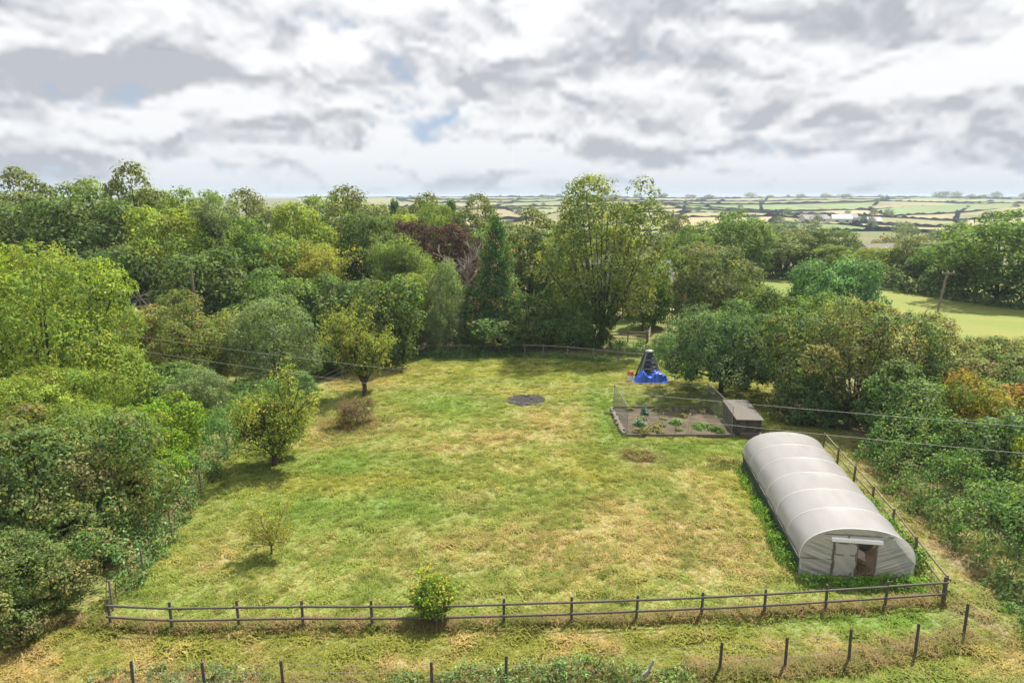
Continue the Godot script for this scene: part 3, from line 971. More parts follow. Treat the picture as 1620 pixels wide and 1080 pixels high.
	for k in 22:                                                            # upright boards, front then the two sides
		s = Shape.new()
		var hgt := 1.12 + r.randf_range(-0.02, 0.02)
		if k < 6: s.box(Vector3(-0.95 + k * 0.38, hgt * 0.5, 2.2 + r.randf_range(0, 0.012)), Vector3(0.36, hgt, 0.03))
		elif k < 18: s.box(Vector3(-1.16 - r.randf_range(0, 0.012), hgt * 0.5 + 0.05, 2.0 - (k - 6) * 0.38), Vector3(0.03, hgt + 0.1, 0.36))
		else: s.box(Vector3(-0.85 + (k - 18) * 0.6, hgt * 0.5 + 0.1, -2.35), Vector3(0.58, hgt + 0.2, 0.03))
		obj("board", s, boards[k % 3], c)
	s = Shape.new()
	s.box(Vector3(1.16, 0.6, -0.1), Vector3(0.03, 1.2, 4.5))
	obj("side_wall", s, boards[0], c)
	s = Shape.new()
	s.box(Vector3(0.02, 1.27, -0.1), Vector3(2.62, 0.05, 4.95), Basis(Vector3.RIGHT, 0.03))
	obj("roof", s, wood_mat("roof_sheet", srgb(0.16, 0.15, 0.135)), c)
	s = Shape.new()
	s.box(Vector3(0.0, 0.85, 2.26), Vector3(2.2, 0.09, 0.05))
	s.box(Vector3(0.0, 0.30, 2.26), Vector3(2.2, 0.09, 0.05))
	obj("batten", s, boards[1], c)
	s = Shape.new()
	s.box(Vector3(0.1, 0.17, 2.6), Vector3(2.0, 0.3, 0.5))
	obj("nest_box", s, boards[1], c)

# ---------------------------------------------------------------- climbing frame, tarpaulin, tub
func build_play() -> void:
	var o := Vector3(11.5, land(11.5, -55.6), -55.6)
	var t := thing("climbing_frame", "dark grey tapering climbing frame with rungs behind the blue tarpaulin", "climbing frame", o)
	var m := mat("frame_plastic", srgb(0.060, 0.066, 0.075), 0.45)
	var m2 := mat("frame_plastic_light", srgb(0.17, 0.18, 0.20), 0.5)
	for q in [[-1, 1], [1, 1], [-1, -1], [1, -1]]:
		var s := Shape.new()
		s.tube([Vector3(q[0] * 1.0, -0.1, 0.75 * q[1]), Vector3(q[0] * 0.62, 1.1, 0.5 * q[1]), Vector3(q[0] * 0.27, 2.25, 0.2 * q[1])], [0.10, 0.09, 0.085], 8)
		obj("leg", s, m2 if q[1] == 1 else m, t)
	for k in 5:
		var y := 0.5 + k * 0.36
		var w := lerpf(1.0, 0.27, y / 2.25)
		var z := lerpf(0.75, 0.2, y / 2.25)
		var s := Shape.new()
		s.tube([Vector3(-w, y, z), Vector3(-w * 0.5, y + 0.08, z), Vector3(w * 0.5, y + 0.08, z), Vector3(w, y, z)], [0.06, 0.07, 0.07, 0.06], 7)
		obj("rung", s, m2 if k % 2 else m, t)
		s = Shape.new()
		s.box(Vector3(0, y - 0.16, z * 0.6), Vector3(w * 1.7, 0.03, 0.25))
		obj("step", s, m, t)
	var pn := Shape.new()
	pn.quad(Vector3(-0.85, 0.05, -0.5), Vector3(-0.28, 2.1, -0.14), Vector3(0.28, 2.1, -0.14), Vector3(0.85, 0.05, -0.5))
	obj("back_panel", pn, m, t)
	var cap := Shape.new()
	cap.grid(16, 8, func(u: float, w: float) -> Vector3:
		var a := TAU * u
		return Vector3(cos(a) * 0.40 * sin(PI * w), 2.32 - cos(PI * w) * -0.16, sin(a) * 0.34 * sin(PI * w)))
	obj("cap", cap, m2, t)
	var tp := thing("tarpaulin", "crumpled bright blue tarpaulin heaped at the foot of the climbing frame", "tarpaulin", Vector3(11.55, land(11.5, -54.6), -54.55))
	var s := Shape.new()
	s.grid(90, 60, func(u: float, w: float) -> Vector3:
		var x := -1.5 + 3.0 * u
		var z := -0.75 + 1.5 * w
		var edge := clampf(minf(minf(u, 1.0 - u) * 7.0, minf(w, 1.0 - w) * 4.5), 0.0, 1.0)
		var hump := 0.85 * exp(-pow((x + 0.72) / 0.5, 2.0)) + 0.75 * exp(-pow((x - 0.3) / 0.42, 2.0)) + 0.5 * exp(-pow((x - 0.95) / 0.5, 2.0)) + 0.3 * exp(-pow((x + 1.3) / 0.3, 2.0))
		var rid := 1.0 - 2.2 * absf(noise_b.get_noise_2d(x * 1.5 + 3.0, z * 1.1 + 8.0))
		var fine := 1.0 - 2.0 * absf(noise_c.get_noise_2d(x * 0.9 + z * 0.5, z * 0.7))
		var y: float = hump * exp(-pow(z / 0.72, 4.0)) * edge * (0.78 + 0.24 * rid) + 0.16 * fine * edge
		return Vector3(x + 0.10 * noise_b.get_noise_2d(x * 3.0, z * 3.0 + 50.0), maxf(0.03 + 0.02 * fine, y), z + (0.25 - 0.12 * x) * (1.0 - edge) * noise_a.get_noise_2d(x * 9.0, 4.0)))
	obj("sheet", s, mat("tarp", srgb(0.030, 0.105, 0.52), 0.36), tp)
	var r := RandomNumberGenerator.new()
	r.seed = 5
	for k in 7:
		s = Shape.new()
		var e := Vector3(-1.25 + k * 0.42, 0.06, 0.72 + r.randf_range(-0.03, 0.06))
		s.tube([e + Vector3(-0.04, 0, 0), e + Vector3(0.04, 0.0, 0)], [0.03, 0.03], 6)
		obj("eyelet", s, mat("eyelet", srgb(0.6, 0.6, 0.6), 0.4), tp)
	var b := thing("lidded_tub", "small white tub with an orange-red lid beside the blue tarpaulin", "tub", Vector3(9.85, land(9.8, -54.9), -54.9))
	b.scale = Vector3.ONE * 0.85
	s = Shape.new()
	s.tube([Vector3(0, 0, 0), Vector3(0, 0.06, 0), Vector3(0, 0.62, 0)], [0.24, 0.26, 0.31], 16)
	obj("body", s, mat("tub_white", srgb(0.62, 0.60, 0.58), 0.5), b)
	s = Shape.new()
	s.tube([Vector3(0, 0.62, 0), Vector3(0, 0.72, 0), Vector3(0, 0.92, 0.03), Vector3(0, 0.97, 0.03)], [0.33, 0.33, 0.24, 0.12], 16)
	obj("lid", s, mat("tub_red", srgb(0.62, 0.13, 0.07), 0.5), b)
	# burnt circle
	var ash := thing("ash_patch", "round black patch of burnt ash on the grass", "ash patch", Vector3(1.05, land(1.05, -49.4), -49.4))
	s = Shape.new()
	s.grid(48, 14, func(u: float, w: float) -> Vector3:
		var a := TAU * u
		var q := w * (1.48 + 0.14 * noise_b.get_noise_2d(cos(a) * 3.0, sin(a) * 3.0) + 0.08 * noise_c.get_noise_2d(cos(a) * 4.0, sin(a) * 4.0))
		var x := cos(a) * q
		var z := sin(a) * q
		return Vector3(x, land(x + 1.05, z - 49.4) - land(1.05, -49.4) + 0.035 + 0.05 * (1.0 - w) + 0.03 * noise_c.get_noise_2d(x * 3.0, z * 3.0), z), func(p: Vector3) -> Color:
		return Color(0.014, 0.013, 0.013).lerp(Color(0.10, 0.09, 0.085), smoothstep(0.3, 0.75, noise_b.get_noise_2d(p.x * 3.0, p.z * 5.0) + 0.4 * noise_c.get_noise_2d(p.x * 3.0, p.z * 3.0))))
	obj("ash", s, mat("ash", Color.WHITE, 0.95, true), ash)
	for k in 9:
		s = Shape.new()
		var a := r.randf() * TAU
		var q := r.randf_range(0.2, 1.0)
		var c := Vector3(cos(a) * q, 0.09, sin(a) * q)
		var d := Vector3(r.randfn(), 0.1, r.randfn()).normalized() * r.randf_range(0.15, 0.4)
		s.tube([c - d, c + d], [0.03, 0.02], 5)
		obj("charred_stick", s, mat("char", srgb(0.05, 0.045, 0.04), 0.9), ash)

# ---------------------------------------------------------------- poles, wires, buildings
func pole(label: String, at: Vector3, tall: float, lean: Vector3, arm := true, turn := 0.0) -> Node3D:
	at.y = land(at.x, at.z)
	var t := thing("utility_pole", label, "pole", at, turn)
	var s := Shape.new()
	s.tube([Vector3(0, -0.5, 0), lean * 0.5 + Vector3(0, tall * 0.5, 0), lean + Vector3(0, tall, 0)], [0.15, 0.135, 0.11], 9)
	obj("shaft", s, wood_mat("pole", srgb(0.30, 0.25, 0.19)), t)
	if arm:
		s = Shape.new()
		s.box(lean + Vector3(0, tall - 0.28, 0.12), Vector3(1.7, 0.12, 0.1))
		obj("crossarm", s, wood_mat("pole", srgb(0.30, 0.25, 0.19)), t)
		for x in [-0.75, 0.0, 0.75]:
			s = Shape.new()
			s.tube([lean + Vector3(x, tall - 0.22, 0.12), lean + Vector3(x, tall - 0.05, 0.12), lean + Vector3(x, tall + 0.02, 0.12)], [0.05, 0.07, 0.03], 8)
			obj("insulator", s, mat("insulator", srgb(0.5, 0.48, 0.45), 0.3), t)
	return t

func cable(label: String, a: Vector3, b: Vector3, sag: float) -> void:
	var s := Shape.new()
	var pts := []
	var rad := []
	for k in 41:
		var u := k / 40.0
		pts.append((b - a) * u + Vector3(0, -4.0 * sag * u * (1.0 - u), 0))
		rad.append(0.0058)
	s.tube(pts, rad, 6)
	var o := obj("overhead_cable", s, mat("cable", srgb(0.34, 0.34, 0.34), 0.5))
	o.position = a
	tag(o, label, "cable", "overhead cables across the paddock")

func house_block(t: Node3D, c: Vector3, size: Vector3, rise: float, wall: Material, roof: Material, wins: Array, along_x := true) -> void:
	var s := Shape.new()
	s.box(c + Vector3(0, size.y * 0.5, 0), size)
	for e in [-1.0, 1.0]:                                                   # gable ends
		if along_x:
			var x: float = c.x + e * size.x * 0.5
			var p := [Vector3(x, c.y + size.y, c.z - size.z * 0.5), Vector3(x, c.y + size.y + rise, c.z), Vector3(x, c.y + size.y, c.z + size.z * 0.5)]
			if e > 0: s.tri(p[2], p[1], p[0])
			else: s.tri(p[0], p[1], p[2])
	obj("wall", s, wall, t)
	var r := Shape.new()
	var over := 0.35
	for e in [-1.0, 1.0]:
		var mid := Vector3(c.x, c.y + size.y + rise * 0.5 + 0.03, c.z + e * size.z * 0.25)
		var slope := atan2(rise, size.z * 0.5)
		r.box(mid + Vector3(0, -0.08, e * 0.12), Vector3(size.x + over * 2.0, 0.14, Vector2(rise, size.z * 0.5).length() + 0.4), Basis(Vector3.RIGHT, slope * e))
	obj("roof", r, roof, t)
	for w in wins:                                                           # x, y, width, height on the front face
		var f := Shape.new()
		var at := Vector3(c.x + w[0], c.y + w[1], c.z + size.z * 0.5 + 0.03)
		f.box(at + Vector3(0, w[3] * 0.5, 0), Vector3(w[2] + 0.12, 0.07, 0.08)); f.box(at - Vector3(0, w[3] * 0.5, 0), Vector3(w[2] + 0.12, 0.07, 0.12))
		for e in [-1.0, 0.0, 1.0]: f.box(at + Vector3(e * w[2] * 0.5, 0, 0), Vector3(0.07, w[3] - 0.08, 0.08))
		var fo := obj("window", f, mat("upvc", srgb(0.75, 0.75, 0.74), 0.4), t)
		for e in [-1.0, 1.0]:
			var g := Shape.new()
			g.box(at + Vector3(e * w[2] * 0.25, 0, 0.0), Vector3(w[2] * 0.5 - 0.08, w[3] - 0.08, 0.02))
			obj("pane", g, mat("dark_glass", srgb(0.03, 0.04, 0.05), 0.08), fo)

func build_house() -> void:
	var white := mat("render", srgb(0.72, 0.70, 0.68), 0.85)
	var slate := wood_mat("slate", srgb(0.20, 0.21, 0.24))
	var t := thing("bungalow", "white rendered house with slate roof glimpsed through the tall tree", "house", Vector3(13.5, land(13.5, -99), -99.0), deg_to_rad(-6))
	house_block(t, Vector3(0, 0, 0), Vector3(18, 3.0, 8), 2.9, white, slate, [[-6.5, 1.6, 1.8, 1.3], [-2.5, 1.6, 2.2, 1.3], [2.0, 1.35, 2.4, 1.9], [6.0, 1.6, 1.8, 1.3]])
	house_block(t, Vector3(11.5, 0, 2.0), Vector3(5, 2.7, 6), 1.8, mat("brickwork", srgb(0.40, 0.17, 0.09), 0.9), slate, [[0.8, 1.4, 1.4, 1.2]])
	var ch := Shape.new()
	ch.box(Vector3(-5, 5.9, 0), Vector3(0.9, 1.9, 0.7)); ch.box(Vector3(-5, 6.9, 0), Vector3(1.05, 0.12, 0.85))
	obj("chimney", ch, mat("brickwork", srgb(0.40, 0.17, 0.09), 0.9), t)
	var d := Shape.new()
	d.box(Vector3(13.1, 1.05, 5.04), Vector3(0.9, 2.1, 0.06))
	obj("door", d, mat("white_door", srgb(0.65, 0.65, 0.66), 0.5), t)
	var pt := Shape.new()
	pt.box(Vector3(20.2, 0.12, -91.6), Vector3(9.5, 0.24, 4.0))
	tag(obj("patio", pt, mat("paving", srgb(0.46, 0.40, 0.34), 0.9)), "pale paved patio in front of the house", "patio", "", "structure")
	for k in 2:
		var b := thing("garden_bench", ["pale grey garden sofa on the patio beside the brick wing", "dark planter bench at the lawn edge of the patio"][k], "bench", Vector3([22.8, 19.3][k], 0.24, [-91.2, -91.0][k]), deg_to_rad(-8 + 20 * k))
		var m := mat("sofa%d" % k, srgb(0.42, 0.44, 0.48) if k == 0 else srgb(0.18, 0.13, 0.09), 0.7)
		var s := Shape.new(); s.box(Vector3(0, 0.42, 0), Vector3(2.0, 0.12, 0.7)); obj("seat", s, m, b)
		s = Shape.new(); s.box(Vector3(0, 0.75, -0.32), Vector3(2.0, 0.6, 0.1)); obj("backrest", s, m, b)
		for x in [-0.92, 0.92]:
			for z in [-0.3, 0.3]:
				s = Shape.new(); s.box(Vector3(x, 0.18, z), Vector3(0.09, 0.36, 0.09)); obj("leg", s, m, b)
	rail_fence("lawn_fence", "weathered three-rail fence round the corner of the lawn", [Vector2(10.0, -70.5), Vector2(12.2, -70.3), Vector2(14.2, -70.0), Vector2(15.0, -73.0), Vector2(14.9, -76.5), Vector2(14.6, -80.5)], 1.25, [0.4, 0.75, 1.1], wood_mat("silver", srgb(0.30, 0.25, 0.21)), 0.07, 0.05, 61)
	# farm in the valley
	var barn := thing("long_barn", "long low grey barn roof beyond the field hedge", "barn", Vector3(139, land(139, -252) - 0.5, -252.0), deg_to_rad(12))
	house_block(barn, Vector3.ZERO, Vector3(24, 3.6, 13), 2.6, mat("barn_wall", srgb(0.22, 0.2, 0.17), 0.9), wood_mat("barn_roof", srgb(0.20, 0.175, 0.165)), [[-5.0, 1.8, 3.0, 2.6]])
	var fb := [[290.0, -610.0, 16.0, 9.0, 4.0, "pale", "pale sheet-roofed farm shed among the valley trees"], [312.0, -640.0, 12.0, 9.0, 5.0, "white", "white farmhouse among the valley trees"], [326.0, -625.0, 13.0, 8.0, 3.6, "pale", "pale grey farm shed beside the white farmhouse"], [262.0, -600.0, 26.0, 9.0, 3.2, "dark", "long dark-roofed farm building in the valley"]]
	for k in fb.size():
		var q: Array = fb[k]
		var f := thing("farm_building", q[6], "farm building", Vector3(q[0], land(q[0], q[1]) - 0.4, q[1]), deg_to_rad(-14 + 11 * k), "valley farm buildings")
		house_block(f, Vector3.ZERO, Vector3(q[2], q[4], q[3]), 3.4, mat("farm_wall", srgb(0.45, 0.43, 0.41), 0.9), mat("farm_" + q[5], srgb(0.50, 0.51, 0.54) if q[5] == "pale" else (srgb(0.24, 0.235, 0.24) if q[5] == "white" else srgb(0.20, 0.19, 0.2)), 0.8), [[-q[2] * 0.25, 2.0, 2.4, 2.0], [q[2] * 0.25, 2.0, 2.4, 2.0]])

# ---------------------------------------------------------------- farmland to the skyline
func hedge_mesh(seed_: int, length: float, tall: float, wide: float) -> ArrayMesh:
	var r := RandomNumberGenerator.new()
	r.seed = seed_
	var s := Shape.new()
	var segs := maxi(10, int(length / 4.5))
	var ring := 6
	for a in segs + 1:
		var bump := 0.7 + 0.55 * r.randf() + (0.7 if r.randf() < 0.05 else 0.0)
		for b in ring + 1:
			var g := PI * b / ring
			var j := r.randf_range(0.8, 1.2)
			s.v.append(Vector3(length * (float(a) / segs - 0.5) + r.randf_range(-1, 1), sin(g) * tall * bump * j - 0.3, cos(g) * wide * 0.5 * j))
			var col := Color(0.045, 0.075, 0.026) * r.randf_range(0.75, 1.35)
			col.a = 1.0
			s.c.append(col)
			s.n.append(Vector3(r.randf_range(-0.4, 0.4), sin(g), cos(g)).normalized())
	for a in segs:
		for b in ring:
			var q := a * (ring + 1) + b
			s.i.append_array([q, q + ring + 1, q + 1, q + 1, q + ring + 1, q + ring + 2])
	return s.mesh()

func build_farmland() -> void:
	var r := RandomNumberGenerator.new()
	r.seed = 2024
	var rows := [430.0, 520.0, 620.0, 740.0, 880.0, 1040.0, 1230.0, 1450.0, 1720.0]
	var cols := 9
	var knots := []
	for a in rows.size():
		var line := []
		for b in cols + 1:
			var f := lerpf(-0.28, 0.92, float(b) / cols)
			var d: float = rows[a] + 0.09 * rows[a] * sin(b * 1.3 + a * 0.8) + r.randf_range(-0.02, 0.02) * rows[a] + 40.0 * (f - 0.3)
			line.append(Vector2(f * d + r.randf_range(-0.035, 0.035) * d, -d))
		knots.append(line)
	var fields := [Color(0.27, 0.245, 0.10), Color(0.19, 0.235, 0.065), Color(0.33, 0.275, 0.13), Color(0.15, 0.23, 0.055), Color(0.24, 0.245, 0.085), Color(0.36, 0.30, 0.16), Color(0.21, 0.25, 0.08)]
	var names := ["dry straw-coloured", "pale green", "ripe buff", "bright green", "yellow-green", "bleached stubble", "soft green"]
	var crop := {}
	for a in rows.size() - 1:
		for b in cols:
			var p: Vector2 = knots[a][b]
			var q: Vector2 = knots[a][b + 1]
			var p2: Vector2 = knots[a + 1][b]
			var q2: Vector2 = knots[a + 1][b + 1]
			var s := Shape.new()
			var pick := r.randi() % fields.size()
			crop[Vector2i(a, b)] = names[pick]
			var ph := r.randf() * 20.0
			s.grid(6, 6, func(u: float, w: float) -> Vector3:
				var g: Vector2 = p.lerp(q, u).lerp(p2.lerp(q2, u), w)
				return Vector3(g.x, land(g.x, g.y) + 0.5, g.y), func(v: Vector3) -> Color:
				var c := fields[pick] as Color
				return c * 0.62 * (1.0 + 0.14 * sin(v.x * 0.02 + v.z * 0.013 + ph) + 0.1 * noise_a.get_noise_2d(v.x * 0.3, v.z * 0.3)))
			var o := obj("field", s, mat("field", Color.WHITE, 0.95, true))
			tag(o, names[pick] + " hedged field on the far hillside", "field", "hedged fields on the hillside", "structure")
	var kinds := 5
	var hm := []
	for k in kinds: hm.append(hedge_mesh(500 + k, 100.0, 2.1, 4.0))
	var leafy := mat("hedge_far", Color.WHITE, 0.9, true)
	var far := []
	for k in 5:
		far.append(plant_form("far%d" % k, 900 + k, 10.0, 10.0, 0.8, 9, 1.0, [[Color(0.05, 0.085, 0.03), Color(0.065, 0.095, 0.03)], [Color(0.085, 0.10, 0.035), Color(0.06, 0.085, 0.03)], [Color(0.045, 0.08, 0.04), Color(0.055, 0.095, 0.04)], [Color(0.10, 0.085, 0.04), Color(0.07, 0.08, 0.03)], [Color(0.04, 0.065, 0.028), Color(0.06, 0.085, 0.03)]][k], {"cover": 2.6, "count": 10}))
	for a in rows.size():
		for b in cols + 1:
			var p: Vector2 = knots[a][b]
			for side in 2:
				if (side == 0 and b == cols) or (side == 1 and a == rows.size() - 1): continue
				if side == 1 and r.randf() < 0.18: continue
				var q: Vector2 = knots[a][b + 1] if side == 0 else knots[a + 1][b]
				var p3 := Vector3(p.x, land(p.x, p.y), p.y)
				var q3 := Vector3(q.x, land(q.x, q.y), q.y)
				if p3.x / -p3.z < -0.16 and q3.x / -q3.z < -0.16: continue
				var t := thing("hedgerow", "far hedgerow between the %s field and the %s one" % [crop.get(Vector2i(a - 1, b) if side == 0 else Vector2i(a, b - 1), "rough valley"), crop.get(Vector2i(a, b), "rough hilltop")], "hedgerow", p3.lerp(q3, 0.5), 0.0, "far hedgerows")
				var y := (q3 - p3).normalized()
				t.basis = Basis(y, Vector3.UP, y.cross(Vector3.UP)) * Basis.from_scale(Vector3(p3.distance_to(q3) / 100.0, 1.0 + 0.00045 * -p.y, 1.3))
				put("hedge", hm[r.randi() % kinds], leafy, t)
				for k in 1 + r.randi() % 2:
					if r.randf() < 0.68: continue
					var u := r.randf()
					var at := p3.lerp(q3, u)
					far_tree(far, r, at, r.randf_range(0.45, 0.95), "standing in a far hedgerow", "far hedgerow trees")
	# the tree-lined skyline and the wooded valley bottom
	for k in 110:
		var f := r.randf_range(-0.1, 0.88)
		var d := r.randf_range(1560.0, 1820.0)
		var clump := noise_a.get_noise_2d(f * 160.0, 5.0)
		if clump < 0.0 and r.randf() < 0.8: continue
		var x := f * d
		far_tree(far, r, Vector3(x, land(x, -d) - 1.0, -d), r.randf_range(0.5, 1.5) * (0.75 if f < 0.3 else 1.2), "on the hazy skyline ridge", "skyline trees", r.randf_range(1.2, 2.4))
	for k in 74:
		var f := r.randf_range(0.12, 0.86)
		var d := r.randf_range(175.0, 560.0) if f > 0.3 else r.randf_range(150.0, 400.0)
		var x := f * d
		if absf(x - 139) < 26 and d < 262 and d > 190: continue
		if absf(x / d - 0.48) < 0.07 and d < 600 and d > 430: continue
		far_tree(far, r, Vector3(x, land(x, -d), -d), r.randf_range(0.55, 1.0), "on the wooded valley floor", "valley trees", 1.25)
	var hs := Shape.new()
	hs.grid(90, 4, func(u: float, w: float) -> Vector3:
		var x := -5200.0 + 12000.0 * u
		return Vector3(x, (28.0 + 24.0 * noise_a.get_noise_2d(x * 0.004, 3.0)) * (w if w < 0.75 else 0.75) / 0.75 - 20.0, -5200.0 - 700.0 * w))
	tag(obj("hills", hs, mat("hills", srgb(0.07, 0.10, 0.06), 0.95)), "faint blue hills along the horizon", "hills", "", "structure")

func far_tree(far: Array, r: RandomNumberGenerator, at: Vector3, size: float, label: String, group: String, wide := 1.0) -> void:
	var k := r.randi() % far.size()
	label = "%s %s tree %s" % ["big" if size > 1.1 else ("middling" if size > 0.75 else "small"), ["round green", "olive", "bluish green", "brownish", "dark green"][k], label]
	lobed("far_tree", label, "tree", at, far[k], r.randf() * TAU, Vector3(size * wide, size, size * wide), group, "far")

